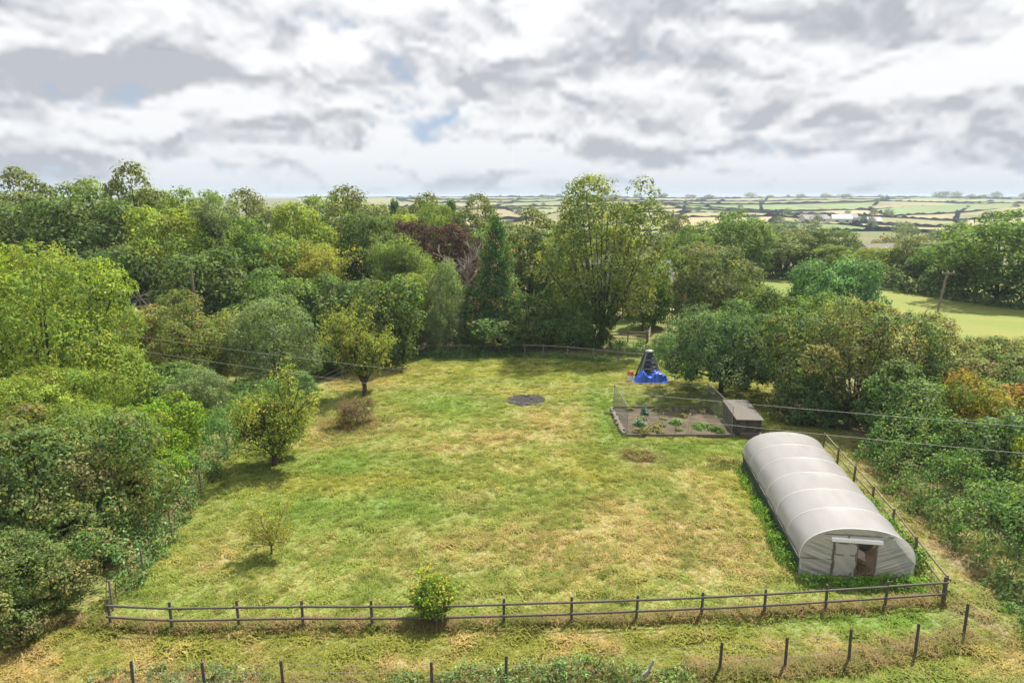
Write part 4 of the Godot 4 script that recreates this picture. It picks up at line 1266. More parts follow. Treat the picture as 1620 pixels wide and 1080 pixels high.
# ---------------------------------------------------------------- trees and shrubs
func build_trees() -> void:
	var darkg := [Color(0.038, 0.072, 0.026), Color(0.052, 0.088, 0.03), Color(0.07, 0.10, 0.036)]
	var midg := [Color(0.052, 0.10, 0.030), Color(0.070, 0.122, 0.034), Color(0.092, 0.14, 0.04)]
	var yelg := [Color(0.105, 0.155, 0.032), Color(0.13, 0.17, 0.036), Color(0.08, 0.132, 0.032), Color(0.15, 0.165, 0.042)]
	var olive := [Color(0.078, 0.105, 0.034), Color(0.088, 0.115, 0.04), Color(0.058, 0.09, 0.03), Color(0.095, 0.108, 0.045)]
	var greyg := [Color(0.085, 0.125, 0.06), Color(0.065, 0.105, 0.048), Color(0.11, 0.145, 0.075)]
	var purple := [Color(0.040, 0.024, 0.024), Color(0.030, 0.019, 0.022), Color(0.052, 0.034, 0.028)]
	var blueg := [Color(0.050, 0.115, 0.050), Color(0.068, 0.14, 0.060), Color(0.040, 0.095, 0.040)]
	var form := {}
	form.dark1 = plant_form("dark1", 1, 14, 11, 0.0, 26, 0.34, darkg, {"skirt": 1.85, "lobe": 0.38})
	form.dark2 = plant_form("dark2", 2, 12, 11, -0.5, 24, 0.33, [darkg[0], midg[0], darkg[2]], {"skirt": 1.85, "lobe": 0.38})
	form.mid1 = plant_form("mid1", 3, 14, 11, 0.2, 26, 0.33, midg, {"lobe": 0.36, "skirt": 1.85})
	form.yel1 = plant_form("yel1", 4, 15, 11, 0.5, 26, 0.32, yelg, {"lobe": 0.34, "skirt": 1.8})
	form.yel2 = plant_form("yel2", 5, 14, 11, 0.5, 24, 0.32, [yelg[2], yelg[0], midg[2]], {"lobe": 0.37, "skirt": 1.8})
	form.olive1 = plant_form("olive1", 6, 14, 11, 0.2, 25, 0.33, olive, {"lobe": 0.37, "skirt": 1.85})
	form.grey1 = plant_form("grey1", 7, 7, 8, -0.6, 20, 0.21, greyg, {"narrow": 0.34, "skirt": 1.9})
	form.purple = plant_form("purple", 8, 12, 8.5, 1.5, 16, 0.26, purple)
	form.shrub1 = plant_form("shrub1", 9, 6, 6.5, -0.6, 20, 0.22, [darkg[1], midg[0], olive[0]], {"skirt": 1.9})
	form.shrub2 = plant_form("shrub2", 10, 6, 6.5, -0.6, 20, 0.22, [midg[1], yelg[2], midg[0]], {"skirt": 1.9})
	form.blue = plant_form("blue", 11, 8.5, 9, 0.0, 22, 0.25, blueg, {"lobe": 0.42, "skirt": 1.8})
	# h, w nominal sizes of the forms
	var nom := {"dark1": [14, 11], "dark2": [12, 11], "mid1": [14, 11], "yel1": [15, 11], "yel2": [14, 11], "olive1": [14, 11], "grey1": [7, 8], "purple": [12, 8.5], "shrub1": [6, 6.5], "shrub2": [6, 6.5], "blue": [8.5, 9]}
	var wood := "woodland trees behind the paddock"
	var hedge := "trees in the hedge across the mown field"
	var list := [
		["broadleaf_tree", "dark1", -54.3, -78.0, 15.4, 13.0, "tall dark green tree at the outer end of the wood", wood],
		["broadleaf_tree", "mid1", -62.0, -72.0, 14.6, 13.0, "mid green tree at the outer end of the wood", wood],
		["broadleaf_tree", "olive1", -63.0, -88.0, 17.4, 13.0, "olive tree at the outer back of the wood", wood],
		["broadleaf_tree", "mid1", -76.0, -94.0, 17.6, 15.0, "broad mid green tree at the outermost back of the wood", wood],
		["broadleaf_tree", "yel2", -52.0, -86.0, 17.0, 12.0, "light green tree behind the dark outer trees of the wood", wood],
		["broadleaf_tree", "dark1", -45.8, -74.0, 15.6, 12.0, "dark green tree beside the brown-tinged wood top", wood],
		["broadleaf_tree", "olive1", -43.5, -82.0, 17.6, 11.0, "tallest brown-tinged olive tree of the wood", wood],
		["broadleaf_tree", "yel1", -34.4, -68.0, 14.7, 9.5, "yellow-green tree rising behind the pale dead branches", wood],
		["broadleaf_tree", "yel2", -35.5, -79.0, 15.7, 10.5, "light green tree behind the thin upright sapling", wood],
		["broadleaf_tree", "dark2", -37.6, -63.0, 11.2, 10.5, "dark green tree under the pale dead branches", wood],
		["broadleaf_tree", "dark2", -44.5, -62.0, 10.2, 9.5, "dark green tree behind the yellow-green ash", wood],
		["broadleaf_tree", "dark1", -29.4, -63.0, 10.6, 10.5, "dark green tree by the weathered utility pole", wood],
		["broadleaf_tree", "mid1", -27.4, -71.0, 13.2, 10.0, "mid green tree between two yellow-green crowns", wood],
		["broadleaf_tree", "olive1", -36.7, -97.0, 15.0, 12.5, "olive tree far back in the wood", wood],
		["broadleaf_tree", "olive1", -22.6, -98.0, 15.4, 13.5, "brownish olive tree behind the open yellow-green tree", wood],
		["broadleaf_tree", "dark1", -17.5, -86.0, 13.5, 9.0, "dark green tree behind the pale birch", wood],
		["broadleaf_tree", "mid1", -22.4, -63.0, 8.7, 9.0, "mid green low tree behind the grey willow", wood],
		["broadleaf_tree", "dark2", -16.8, -65.0, 8.2, 7.5, "dark green low tree behind the upright cherry", wood],
		["broadleaf_tree", "yel2", -11.4, -106.0, 13.9, 8.0, "light lime tree behind the purple-leaved trees", wood],
		["broadleaf_tree", "yel1", -17.0, -100.0, 13.2, 9.0, "yellow-green tree behind the first purple-leaved tree", wood],
		["broadleaf_tree", "olive1", -6.5, -111.0, 14.4, 11.5, "dark olive tree behind the second purple-leaved tree", wood],
		["broadleaf_tree", "yel2", -30.5, -112.0, 15.2, 13.0, "light green tree far back behind the open yellow-green tree", wood],
		["broadleaf_tree", "olive1", -16.0, -122.0, 14.6, 12.0, "olive tree far back beside the spruce row", wood],
		["broadleaf_tree", "mid1", -52.0, -102.0, 16.2, 13.0, "mid green tree far back behind the tallest olive tree", wood],
		["broadleaf_tree", "yel1", -26.0, -86.0, 15.0, 9.0, "yellow-green tree close behind the open forked tree", wood],
		["broadleaf_tree", "mid1", -3.0, -98.0, 11.5, 10.0, "mid green tree behind the dark conifer top", wood],
		["broadleaf_tree", "olive1", 14.8, -86.0, 8.0, 6.5, "olive garden tree on the lawn before the house", wood],
		["broadleaf_tree", "dark2", 6.2, -78.0, 8.8, 7.0, "dark green tree beside the tall open tree", wood],
		["broadleaf_tree", "mid1", 24.5, -84.0, 8.8, 7.5, "mid green garden tree beside the brick wing", wood],
		["copper_beech", "purple", -13.6, -91.0, 12.2, 7.6, "reddish purple-leaved tree beside the pale birch", "purple-leaved trees"],
		["copper_beech", "purple", -7.6, -88.0, 11.9, 8.2, "dark purple-leaved tree with bare twigs on top", "purple-leaved trees"],
		["broadleaf_tree", "olive1", 1.9, -86.0, 12.8, 10.5, "yellowish olive tree behind the dark conifer", wood],
		["broadleaf_tree", "yel2", 6.0, -84.0, 11.0, 8.5, "light green tree behind the tall open tree", wood],
		["hawthorn", "shrub1", -11.9, -61.5, 8.0, 8.8, "broad dark green hawthorn beside the upright cherry", ""],
		["shrub", "yel1", -9.9, -66.5, 8.0, 3.4, "small lime-yellow shrub above the broad hawthorn", ""],
		["shrub", "grey1", -6.7, -67.5, 8.3, 5.4, "round grey-green shrub left of the dark conifer", ""],
		["shrub", "grey1", -7.4, -65.3, 4.4, 4.0, "low grey shrub leaning over the back fence", ""],
		["shrub", "shrub2", -10.0, -66.2, 3.6, 3.6, "low light green shrub over the back fence corner", ""],
		["shrub", "shrub1", 3.1, -67.0, 5.6, 6.2, "leafy dark shrub between the conifer and the tall open tree", ""],
		["shrub", "shrub2", 5.9, -66.4, 5.2, 4.4, "round mid green shrub at the foot of the tall open tree", ""],
		["shrub", "shrub2", 16.6, -78.5, 7.4, 5.4, "rounded mid green shrub on the lawn hiding the house wall", ""],
		["shrub", "shrub1", 8.2, -67.6, 4.6, 4.6, "dark leafy shrub hugging the trunk of the tall open tree", ""],
		["shrub", "shrub1", -1.2, -66.0, 3.4, 7.4, "low dark undergrowth shrub at the foot of the conifer", ""],
		["broadleaf_tree", "mid1", 38.7, -120.0, 12.9, 14.0, "large grey-green tree beyond the house", ""],
		["broadleaf_tree", "olive1", 31.5, -125.0, 11.0, 8.5, "brownish tree beyond the house", ""],
		["broadleaf_tree", "mid1", 29.0, -112.0, 10.5, 8.0, "mid green tree between the house and the mown field", ""],
		["ash_tree", "blue", 34.3, -71.0, 8.6, 9.4, "round bluish green ash at the edge of the mown field", ""],
		["shrub", "shrub1", 24.7, -65.0, 6.7, 7.0, "dark leafy shrub behind the apple tree", ""],
		["shrub", "shrub2", 28.6, -62.5, 5.8, 6.2, "mid green shrub between apple tree and ash", ""],
		["shrub", "shrub1", 20.6, -62.5, 4.6, 5.0, "dark shrub on the lawn edge behind the apple tree", ""],
		["field_tree", "olive1", 52.0, -131.0, 8.4, 15.0, "dark olive tree with a yellowing side in the field hedge", hedge],
		["field_tree", "dark1", 60.2, -131.0, 9.4, 12.0, "dark green tree in the field hedge", hedge],
		["field_tree", "yel2", 58.5, -124.0, 6.4, 9.0, "yellow-green round tree in the field hedge", hedge],
		["field_tree", "yel1", 64.6, -121.0, 6.8, 11.0, "golden-green tree in the field hedge", hedge],
		["field_tree", "olive1", 69.3, -116.0, 8.0, 11.0, "orange-brown topped tree in the field hedge", hedge],
		["field_tree", "dark2", 70.0, -109.0, 8.0, 12.0, "dark bushy tree beside the large ash in the hedge", hedge],
		["field_tree", "dark1", 45.0, -135.0, 8.0, 11.0, "dark green tree by the far corner of the mown field", hedge],
		["field_tree", "mid1", 69.6, -97.0, 13.4, 17.0, "large spreading green ash in the hedge", hedge],
		["field_tree", "mid1", 79.0, -88.0, 12.5, 14.0, "green tree at the near end of the field hedge", hedge]]
	var rr := RandomNumberGenerator.new()
	rr.seed = 71
	for q in list:
		var nh: float = nom[q[1]][0]
		var nw: float = nom[q[1]][1]
		lobed(q[0], q[6], "shrub" if q[0] in ["shrub"] else "tree", Vector3(q[2], land(q[2], q[3]), q[3]), form[q[1]], rr.randf() * TAU, Vector3(q[5] / nw, q[4] / nh, q[5] / nw), q[7])
	# hedge bottom below those trees
	bank("field_hedge", "dark hedge bottom under the trees across the mown field", "hedge", [Vector3(40, 0, -134), Vector3(52, 0, -127), Vector3(62, 0, -115), Vector3(68, 0, -100), Vector3(75, 0, -84), Vector3(84, 0, -70)], [5, 6, 6, 6, 6, 6], [3.4, 3.6, 3.6, 4.0, 4.4, 4.0], 0.42, [darkg[0], darkg[1], olive[2]], 301, "", 3.4)
	# tall open tree by the back fence
	var barkd := bark_mat("dark", srgb(0.13, 0.105, 0.085))
	var barkp := bark_mat("pale", srgb(0.42, 0.38, 0.33))
	var tall := [Color(0.10, 0.128, 0.04), Color(0.08, 0.115, 0.04), Color(0.125, 0.14, 0.055), Color(0.065, 0.10, 0.036)]
	var tl := plant_form("tall", 15, 17.8, 13.4, 1.2, 50, 0.27, tall, {"lobe": 0.29, "cover": 2.4, "skirt": 1.85, "core": 0.4, "thick": 0.3, "count": 13})
	lobed("tall_tree", "tall open-crowned tree with dark limbs behind the back fence", "tree", Vector3(9.2, 0, -69.0), tl, 0.5, Vector3.ONE, "", "broad", barkd)
	var pl := plant_form("paletree", 18, 10.6, 10.0, 0.6, 34, 0.24, [Color(0.085, 0.11, 0.055), Color(0.068, 0.10, 0.045), Color(0.11, 0.12, 0.065), Color(0.055, 0.085, 0.036)], {"lobe": 0.30, "cover": 2.4, "skirt": 1.85, "core": 0.4, "thick": 0.22})
	lobed("pale_tree", "loose greyish green tree with a pale trunk beside the lawn", "tree", Vector3(20.8, 0, -71.0), pl, 0.9, Vector3.ONE, "", "broad", barkp)
	branched("birch", "slender pale green birch in front of the purple-leaved tree", "tree", Vector3(-13.2, 0, -78.0), 21, {"trunk": Vector3(0.1, 5.0, 0), "thick": 0.16, "limbs": 10, "open": 0.42, "length": 4.4, "levels": 2, "wobble": 0.16, "rise": 0.0, "thin": 0.015, "leafy": 2, "kids": [0, 5, 5], "from": 0.2, "ahead": 0.8, "spread": 0.6, "shorter": 0.85, "sprays": 3, "scatter": 0.35, "count": 12, "along": 0.6, "floor": 2.5}, [Color(0.10, 0.155, 0.04), Color(0.075, 0.13, 0.035), Color(0.13, 0.17, 0.045)], 0.19, barkp)
	branched("open_tree", "open yellow-green tree showing dark forked branches in the wood", "tree", Vector3(-23.4, 0, -73.0), 25, {"trunk": Vector3(0.1, 4.0, 0), "thick": 0.34, "limbs": 9, "open": 0.85, "length": 6.0, "levels": 3, "wobble": 0.15, "rise": 0.07, "thin": 0.02, "leafy": 1, "kids": [0, 4, 4, 4], "from": 0.3, "ahead": 0.8, "spread": 0.65, "shorter": 0.92, "sprays": 2, "scatter": 0.3, "count": 10, "along": 0.5}, [Color(0.15, 0.165, 0.03), Color(0.11, 0.145, 0.03), Color(0.18, 0.17, 0.04)], 0.22, barkd)
	branched("sapling", "thin upright sapling standing above the yellow-green wood top", "tree", Vector3(-30.6, 0, -70.0), 27, {"trunk": Vector3(0.2, 10.5, 0), "thick": 0.13, "limbs": 6, "open": 0.32, "length": 3.6, "levels": 2, "wobble": 0.14, "rise": 0.06, "thin": 0.015, "leafy": 1, "kids": [0, 3, 4], "from": 0.3, "ahead": 0.8, "spread": 0.6, "shorter": 0.8, "sprays": 2, "scatter": 0.25, "count": 8, "along": 0.15}, greyg, 0.2, barkd)
	# dead branches
	var deadk := {"trunk": Vector3(-0.8, 4.2, 0.3), "thick": 0.22, "limbs": 6, "open": 1.0, "length": 3.6, "levels": 2, "wobble": 0.22, "rise": 0.04, "thin": 0.032, "leafy": -1, "kids": [0, 4, 4, 3], "from": 0.25, "ahead": 0.8, "spread": 0.7, "shorter": 0.85, "sprays": 0, "scatter": 0.0, "along": 0.3}
	branched("dead_tree", "pale leafless tree with tangled bare branches among dark green trees", "tree", Vector3(-29.8, 0, -58.4), 33, deadk, [], 0.1, barkp)
	branched("dead_tree", "pale leaning dead tree reaching sideways over the sallow", "tree", Vector3(-32.4, 0, -58.0), 36, deadk.merged({"trunk": Vector3(-2.4, 4.4, 0.4), "length": 3.4}, true), [], 0.1, barkp)
	branched("dead_tree", "grey bare tree standing below the purple-leaved trees", "tree", Vector3(-10.9, 0, -74.0), 38, deadk.merged({"trunk": Vector3(0.1, 4.4, 0.2), "length": 3.0, "open": 0.5}, true), [], 0.1, barkp)
	branched("dead_tree", "grey twiggy bare tree beside the dark purple-leaved tree", "tree", Vector3(-5.4, 0, -81.0), 39, deadk.merged({"trunk": Vector3(0.1, 6.0, 0.2), "length": 3.6, "open": 0.6}, true), [], 0.1, barkp)
	# conifers
	conifer("conifer", "dark green conical conifer hung with tan cones behind the back fence", Vector3(-1.6, 0, -69.0), 13.6, 7.6, 41)
	conifer("conifer", "small tan-coned conifer leaning on the tall one", Vector3(-4.0, 0, -67.2), 6.5, 4.2, 44, 0.35)
	for k in 9:
		conifer("spruce", "dark spruce in the row on the wood skyline", Vector3(-25.5 + k * 1.9, 0, -138.0 - (k % 3)), 13.6 + 1.2 * sin(k * 2.1), 4.0, 50 + k % 3, 0.0, "spruces on the wood skyline", 0.5)
	# paddock trees
	var barkc := bark_mat("cherry", srgb(0.12, 0.085, 0.07))
	var chk := {"trunk": Vector3(0.05, 0.95, 0.0), "thick": 0.15, "limbs": 7, "open": 0.72, "length": 2.35, "levels": 2, "wobble": 0.13, "rise": 0.10, "thin": 0.010, "leafy": 1, "kids": [0, 5, 5], "from": 0.2, "ahead": 0.85, "spread": 0.6, "shorter": 0.88, "sprays": 3, "scatter": 0.2, "puff": 1.7, "count": 6, "along": 0.5, "splay": 1.2, "floor": 0.9, "narrow": 0.48}
	branched("cherry_tree", "spreading yellow-green cherry with orange-tinged leaves by the bramble bank", "tree", Vector3(-13.6, land(-13.6, -36.7), -36.7), 62, chk.merged({"limbs": 9, "length": 3.1}, true), [Color(0.135, 0.17, 0.03), Color(0.11, 0.16, 0.03), Color(0.175, 0.17, 0.034), Color(0.09, 0.14, 0.028)], 0.155, barkc)
	branched("cherry_tree", "upright green cherry with fanning limbs at the far end of the paddock", "tree", Vector3(-11.4, land(-11.4, -50.6), -50.6), 66, chk.merged({"trunk": Vector3(0.05, 1.3, 0), "length": 4.0, "open": 0.42, "sprays": 2, "thick": 0.17, "floor": 1.5, "limbs": 9}, true), [Color(0.135, 0.165, 0.032), Color(0.11, 0.15, 0.03), Color(0.165, 0.17, 0.038), Color(0.09, 0.135, 0.028)], 0.165, barkc)
	branched("bare_fruit_tree", "low half-dead shrub of brown twigs between the two cherries", "shrub", Vector3(-10.3, land(-10.3, -43.8), -43.8), 70, {"trunk": Vector3(-0.35, 0.9, -0.1), "thick": 0.075, "limbs": 9, "open": 1.5, "length": 1.25, "levels": 2, "wobble": 0.18, "rise": -0.03, "thin": 0.008, "leafy": 0, "kids": [0, 7, 7], "from": 0.15, "ahead": 0.8, "spread": 0.75, "shorter": 0.85, "sprays": 1, "scatter": 0.10, "count": 4, "along": 0.3}, [Color(0.15, 0.10, 0.06), Color(0.11, 0.08, 0.05), Color(0.09, 0.11, 0.04)], 0.07, bark_mat("dead_twig", srgb(0.22, 0.16, 0.12)))
	branched("yellow_sapling", "small sparse yellow sapling standing alone in the paddock", "tree", Vector3(-10.3, land(-10.3, -26.6), -26.6), 74, {"trunk": Vector3(0.05, 0.5, 0.0), "thick": 0.04, "limbs": 8, "open": 0.7, "length": 1.45, "levels": 2, "wobble": 0.2, "rise": 0.06, "thin": 0.006, "leafy": 1, "kids": [0, 4, 4], "from": 0.2, "ahead": 0.85, "spread": 0.6, "shorter": 0.85, "sprays": 1, "scatter": 0.08, "count": 6, "along": 0.3, "floor": 0.15}, [Color(0.19, 0.18, 0.025), Color(0.15, 0.16, 0.025), Color(0.11, 0.14, 0.025)], 0.075, bark_mat("dead_twig", srgb(0.22, 0.16, 0.12)))
	branched("fence_shrub", "bright green leafy shrub growing through the rails of the front fence", "shrub", Vector3(-2.8, land(-2.8, -22.2), -22.2), 78, {"trunk": Vector3(0.02, 0.35, 0.0), "thick": 0.06, "limbs": 10, "open": 0.55, "length": 0.95, "levels": 2, "wobble": 0.15, "rise": 0.08, "thin": 0.006, "leafy": 1, "kids": [0, 5, 5], "from": 0.2, "ahead": 0.85, "spread": 0.6, "shorter": 0.85, "sprays": 1, "scatter": 0.09, "count": 8, "along": 0.3, "floor": 0.5}, [Color(0.115, 0.175, 0.02), Color(0.085, 0.155, 0.02), Color(0.19, 0.165, 0.025), Color(0.065, 0.125, 0.02)], 0.125, barkc)
	# apple tree
	var ap := plant_form("apple", 81, 6.9, 9.8, 0.5, 30, 0.16, [Color(0.048, 0.092, 0.042), Color(0.062, 0.11, 0.05), Color(0.085, 0.125, 0.065), Color(0.035, 0.072, 0.03)], {"lobe": 0.38, "thick": 0.2, "skirt": 1.75})
	lobed("apple_tree", "broad dark blue-green apple tree behind the chicken coop", "tree", Vector3(16.2, 0, -51.0), ap)
	# scrub on the near right
	var haw := plant_form("haw_r", 83, 7.0, 12.0, -1.0, 38, 0.16, [Color(0.055, 0.095, 0.034), Color(0.08, 0.115, 0.038), Color(0.105, 0.125, 0.048), Color(0.12, 0.115, 0.058), Color(0.044, 0.082, 0.03)], {"lobe": 0.40, "deep": 0.8, "skirt": 1.9})
	lobed("hawthorn", "broad hawthorn with brown-tipped crown beyond the polytunnel", "tree", Vector3(24.2, 0, -46.4), haw, 0.0, Vector3(1.12, 1.14, 1.12))
	lobed("hawthorn", "hawthorn thicket running on beside the mown field", "tree", Vector3(33.8, 0, -44.5), haw, 2.2, Vector3(1.1, 0.82, 1.1))
	var hz := plant_form("hazel", 85, 4.6, 6.0, -0.7, 24, 0.16, [Color(0.042, 0.085, 0.032), Color(0.06, 0.11, 0.04), Color(0.085, 0.135, 0.06)], {"lobe": 0.40, "skirt": 1.9})
	lobed("hazel_bush", "dark green hazel bush overhanging the shaded path behind the polytunnel", "shrub", Vector3(24.6, 0, -39.6), hz, 0.4, Vector3(1.15, 1.05, 1.05))
	lobed("hazel_bush", "dark green hazel bush under the orange-tinted tree", "shrub", Vector3(26.0, 0, -33.0), hz, 2.4, Vector3(1.05, 1.0, 1.05))
	lobed("hazel_bush", "deep green hazel bush below the broad hawthorn", "shrub", Vector3(20.4, 0, -44.4), hz, 4.1, Vector3(0.8, 0.75, 0.8))
	lobed("hazel_bush", "green hazel bush behind the orange-tinted tree", "shrub", Vector3(30.2, 0, -39.5), hz, 5.0, Vector3(1.1, 0.95, 1.1))
	lobed("hazel_bush", "green hazel bush behind the brambles opposite the tunnel door", "shrub", Vector3(24.8, 0, -26.8), hz, 1.2, Vector3(0.95, 0.9, 0.95))
	var orr := plant_form("orange", 87, 4.4, 4.0, 0.0, 18, 0.13, [Color(0.17, 0.125, 0.035), Color(0.20, 0.115, 0.038), Color(0.12, 0.14, 0.035), Color(0.085, 0.13, 0.03), Color(0.15, 0.14, 0.03)], {"lobe": 0.40, "skirt": 1.85})
	lobed("spindle_tree", "small tree turning orange and yellow among green bushes", "tree", Vector3(26.8, 0, -37.0), orr, 0.6, Vector3(1.15, 1.2, 1.15))
	lobed("elder", "small reddish purple-leaved tree beside the orange one", "tree", Vector3(30.0, 0, -36.6), form.purple, 1.0, Vector3(0.42, 0.42, 0.42))
	var lim := plant_form("limeb", 89, 4.0, 3.4, -0.5, 20, 0.13, [Color(0.19, 0.24, 0.025), Color(0.14, 0.20, 0.025), Color(0.23, 0.25, 0.04)], {"lobe": 0.38, "skirt": 1.9})
	lobed("lime_shrub", "vivid lime-yellow rounded shrub beside the reddish tree", "shrub", Vector3(25.6, 0, -30.0), lim, 0.0, Vector3(1.0, 1.1, 1.0))
	# near left: hawthorn, ash, maple
	var hl := plant_form("haw_l", 91, 6.4, 9.5, -0.9, 42, 0.145, [Color(0.062, 0.105, 0.032), Color(0.09, 0.12, 0.038), Color(0.125, 0.12, 0.052), Color(0.045, 0.085, 0.028), Color(0.075, 0.115, 0.035)], {"lobe": 0.36, "skirt": 1.95})
	lobed("hawthorn", "large brown-flecked hawthorn at the corner of the front fence", "tree", Vector3(-20.2, 0, -27.4), hl)
	lobed("hawthorn", "lower hawthorn spilling outside the front fence corner", "tree", Vector3(-18.6, 0, -21.9), hl, 2.6, Vector3(0.68, 0.56, 0.68))
	var ashf := plant_form("ash_l", 93, 12.4, 12.0, -1.0, 40, 0.2, [Color(0.105, 0.16, 0.026), Color(0.135, 0.18, 0.03), Color(0.08, 0.135, 0.03), Color(0.155, 0.18, 0.042)], {"lobe": 0.33, "narrow": 0.4, "skirt": 1.85})
	lobed("ash_tree", "big bright yellow-green ash beside the dark wood", "tree", Vector3(-29.4, 0, -41.5), ashf, 0.0, Vector3(1.0, 1.07, 1.0))
	lobed("ash_tree", "lower light green ash between the big ash and the brown-flecked hawthorn", "tree", Vector3(-25.6, 0, -35.5), ashf, 2.0, Vector3(0.66, 0.52, 0.66))
	var mp := plant_form("maple", 95, 5.2, 6.4, -0.6, 26, 0.15, [Color(0.10, 0.17, 0.018), Color(0.075, 0.145, 0.018), Color(0.15, 0.19, 0.022)], {"lobe": 0.37, "skirt": 1.9})
	lobed("field_maple", "vivid green field maple above the bramble bank", "tree", Vector3(-19.6, 0, -35.0), mp, 0.3, Vector3(0.85, 0.86, 0.9))
	lobed("field_maple", "vivid green low field maple beside the brown-flecked hawthorn", "tree", Vector3(-18.4, 0, -31.4), mp, 2.3, Vector3(0.66, 0.62, 0.66))
	lobed("willow", "round silvery grey-green willow beside the paddock", "tree", Vector3(-19.3, 0, -53.5), form.grey1, 0.8, Vector3(1.0, 0.97, 1.0))
	var sal := plant_form("sallow", 97, 6.8, 10.0, -0.8, 28, 0.19, [Color(0.085, 0.12, 0.036), Color(0.115, 0.135, 0.045), Color(0.06, 0.095, 0.03), Color(0.16, 0.13, 0.065)], {"lobe": 0.38, "narrow": 0.42, "skirt": 1.9})
	lobed("sallow", "sallow bush with pale brown tips next to the silvery willow", "tree", Vector3(-27.0, 0, -54.0), sal)
	lobed("sallow", "olive sallow bush below the dark wood", "tree", Vector3(-36.5, 0, -54.5), sal, 1.9, Vector3(0.9, 0.95, 0.9))
	lobed("shrub", "grey-green shrub between the willow and the nettle bank", "shrub", Vector3(-21.5, 0, -45.0), form.grey1, 2.0, Vector3(0.62, 0.48, 0.62))
	lobed("shrub", "mid green shrub under the sallow bush", "shrub", Vector3(-24.8, 0, -47.5), form.shrub2, 1.0, Vector3(0.85, 0.5, 0.85))
	lobed("shrub", "dark shrub at the paddock edge under the willow", "shrub", Vector3(-15.6, 0, -57.0), form.shrub1, 2.0, Vector3(0.62, 0.5, 0.62))
	# banks
	var br := [Color(0.055, 0.12, 0.035), Color(0.075, 0.145, 0.045), Color(0.10, 0.16, 0.065), Color(0.042, 0.09, 0.028), Color(0.13, 0.11, 0.05)]
	bank("bramble_bank", "green bramble bank over the stakes below the vivid green maples", "brambles", [Vector3(-15.6, 0, -23.0), Vector3(-16.0, 0, -27.0), Vector3(-16.8, 0, -31.5), Vector3(-17.6, 0, -36.5)], [2.6, 2.4, 2.4, 2.6], [2.2, 2.1, 2.0, 1.9], 0.11, br, 401)
	bank("bramble_bank", "darker bramble bank behind the orange-tinged cherry", "brambles", [Vector3(-17.6, 0, -36.8), Vector3(-18.4, 0, -41.5), Vector3(-18.0, 0, -46.5), Vector3(-16.0, 0, -52.0)], [2.6, 3.0, 2.8, 2.0], [2.0, 2.2, 2.2, 1.6], 0.12, [br[0], br[3], br[1]], 402)
	bank("bramble_bank", "tall bramble bank beside the brown path opposite the tunnel door", "brambles", [Vector3(20.2, 0, -21.0), Vector3(20.9, 0, -25.0), Vector3(21.4, 0, -29.0), Vector3(22.2, 0, -33.5), Vector3(23.2, 0, -38.5)], [3.6, 3.8, 4.2, 4.6, 4.8], [2.0, 2.9, 3.2, 3.4, 3.8], 0.135, [br[0], br[1], br[3], Color(0.10, 0.13, 0.05)], 403)
	bank("bramble_bank", "low bramble and dock growth outside the fence corner", "brambles", [Vector3(17.6, 0, -18.0), Vector3(18.4, 0, -20.4), Vector3(19.2, 0, -22.6)], [1.9, 1.9, 1.8], [0.9, 1.1, 1.3], 0.11, [br[1], br[0], Color(0.10, 0.13, 0.07)], 404)
	bank("laurel_hedge", "dense glossy green hedge behind the climbing frame", "hedge", [Vector3(9.8, 0, -65.0), Vector3(14.0, 0, -64.0), Vector3(17.8, 0, -62.6)], [1.7, 1.8, 1.8], [1.8, 1.7, 1.7], 0.15, [Color(0.045, 0.11, 0.025), Color(0.065, 0.14, 0.03), Color(0.035, 0.085, 0.022)], 405)
	bank("nettle_bank", "nettles and weeds tangled along the back fence", "weeds", [Vector3(-11.0, 0, -63.6), Vector3(-6.0, 0, -63.3), Vector3(0.0, 0, -63.5), Vector3(5.2, 0, -62.8), Vector3(9.5, 0, -61.2)], [1.3, 1.4, 0.8, 0.7, 0.5], [0.6, 0.8, 0.4, 0.4, 0.35], 0.12, [br[0], br[1], br[3]], 406)
	bank("weed_fringe", "lush green weeds along the netted side of the polytunnel", "weeds", [Vector3(11.5, 0, -25.2), Vector3(11.9, 0, -29.0), Vector3(12.4, 0, -32.5), Vector3(12.8, 0, -36.0)], [0.8, 0.8, 0.6, 0.7], [0.45, 0.42, 0.35, 0.4], 0.085, [Color(0.075, 0.165, 0.02), Color(0.10, 0.19, 0.025), Color(0.055, 0.12, 0.02)], 407)
	bank("weed_fringe", "lush green weeds across the door end of the polytunnel", "weeds", [Vector3(11.4, 0, -24.5), Vector3(13.5, 0, -24.3), Vector3(16.2, 0, -24.1)], [0.8, 0.7, 0.9], [0.4, 0.35, 0.5], 0.085, [Color(0.065, 0.15, 0.02), Color(0.09, 0.18, 0.025), Color(0.045, 0.10, 0.02)], 408)
	bank("weed_fringe", "tall weeds squeezed between the polytunnel and the side fence", "weeds", [Vector3(16.6, 0, -25.0), Vector3(17.0, 0, -28.5), Vector3(17.5, 0, -33.0)], [0.9, 0.8, 0.6], [0.95, 0.9, 0.5], 0.095, [Color(0.06, 0.13, 0.025), Color(0.08, 0.155, 0.03), Color(0.04, 0.09, 0.02)], 409)
	bank("weed_fringe", "scrubby brown and green weeds between the coop and the polytunnel", "weeds", [Vector3(11.3, 0, -37.0), Vector3(12.6, 0, -36.6), Vector3(13.4, 0, -36.9)], [1.4, 1.4, 0.9], [0.4, 0.42, 0.4], 0.085, [Color(0.10, 0.11, 0.04), Color(0.07, 0.11, 0.03), Color(0.15, 0.12, 0.06)], 410)
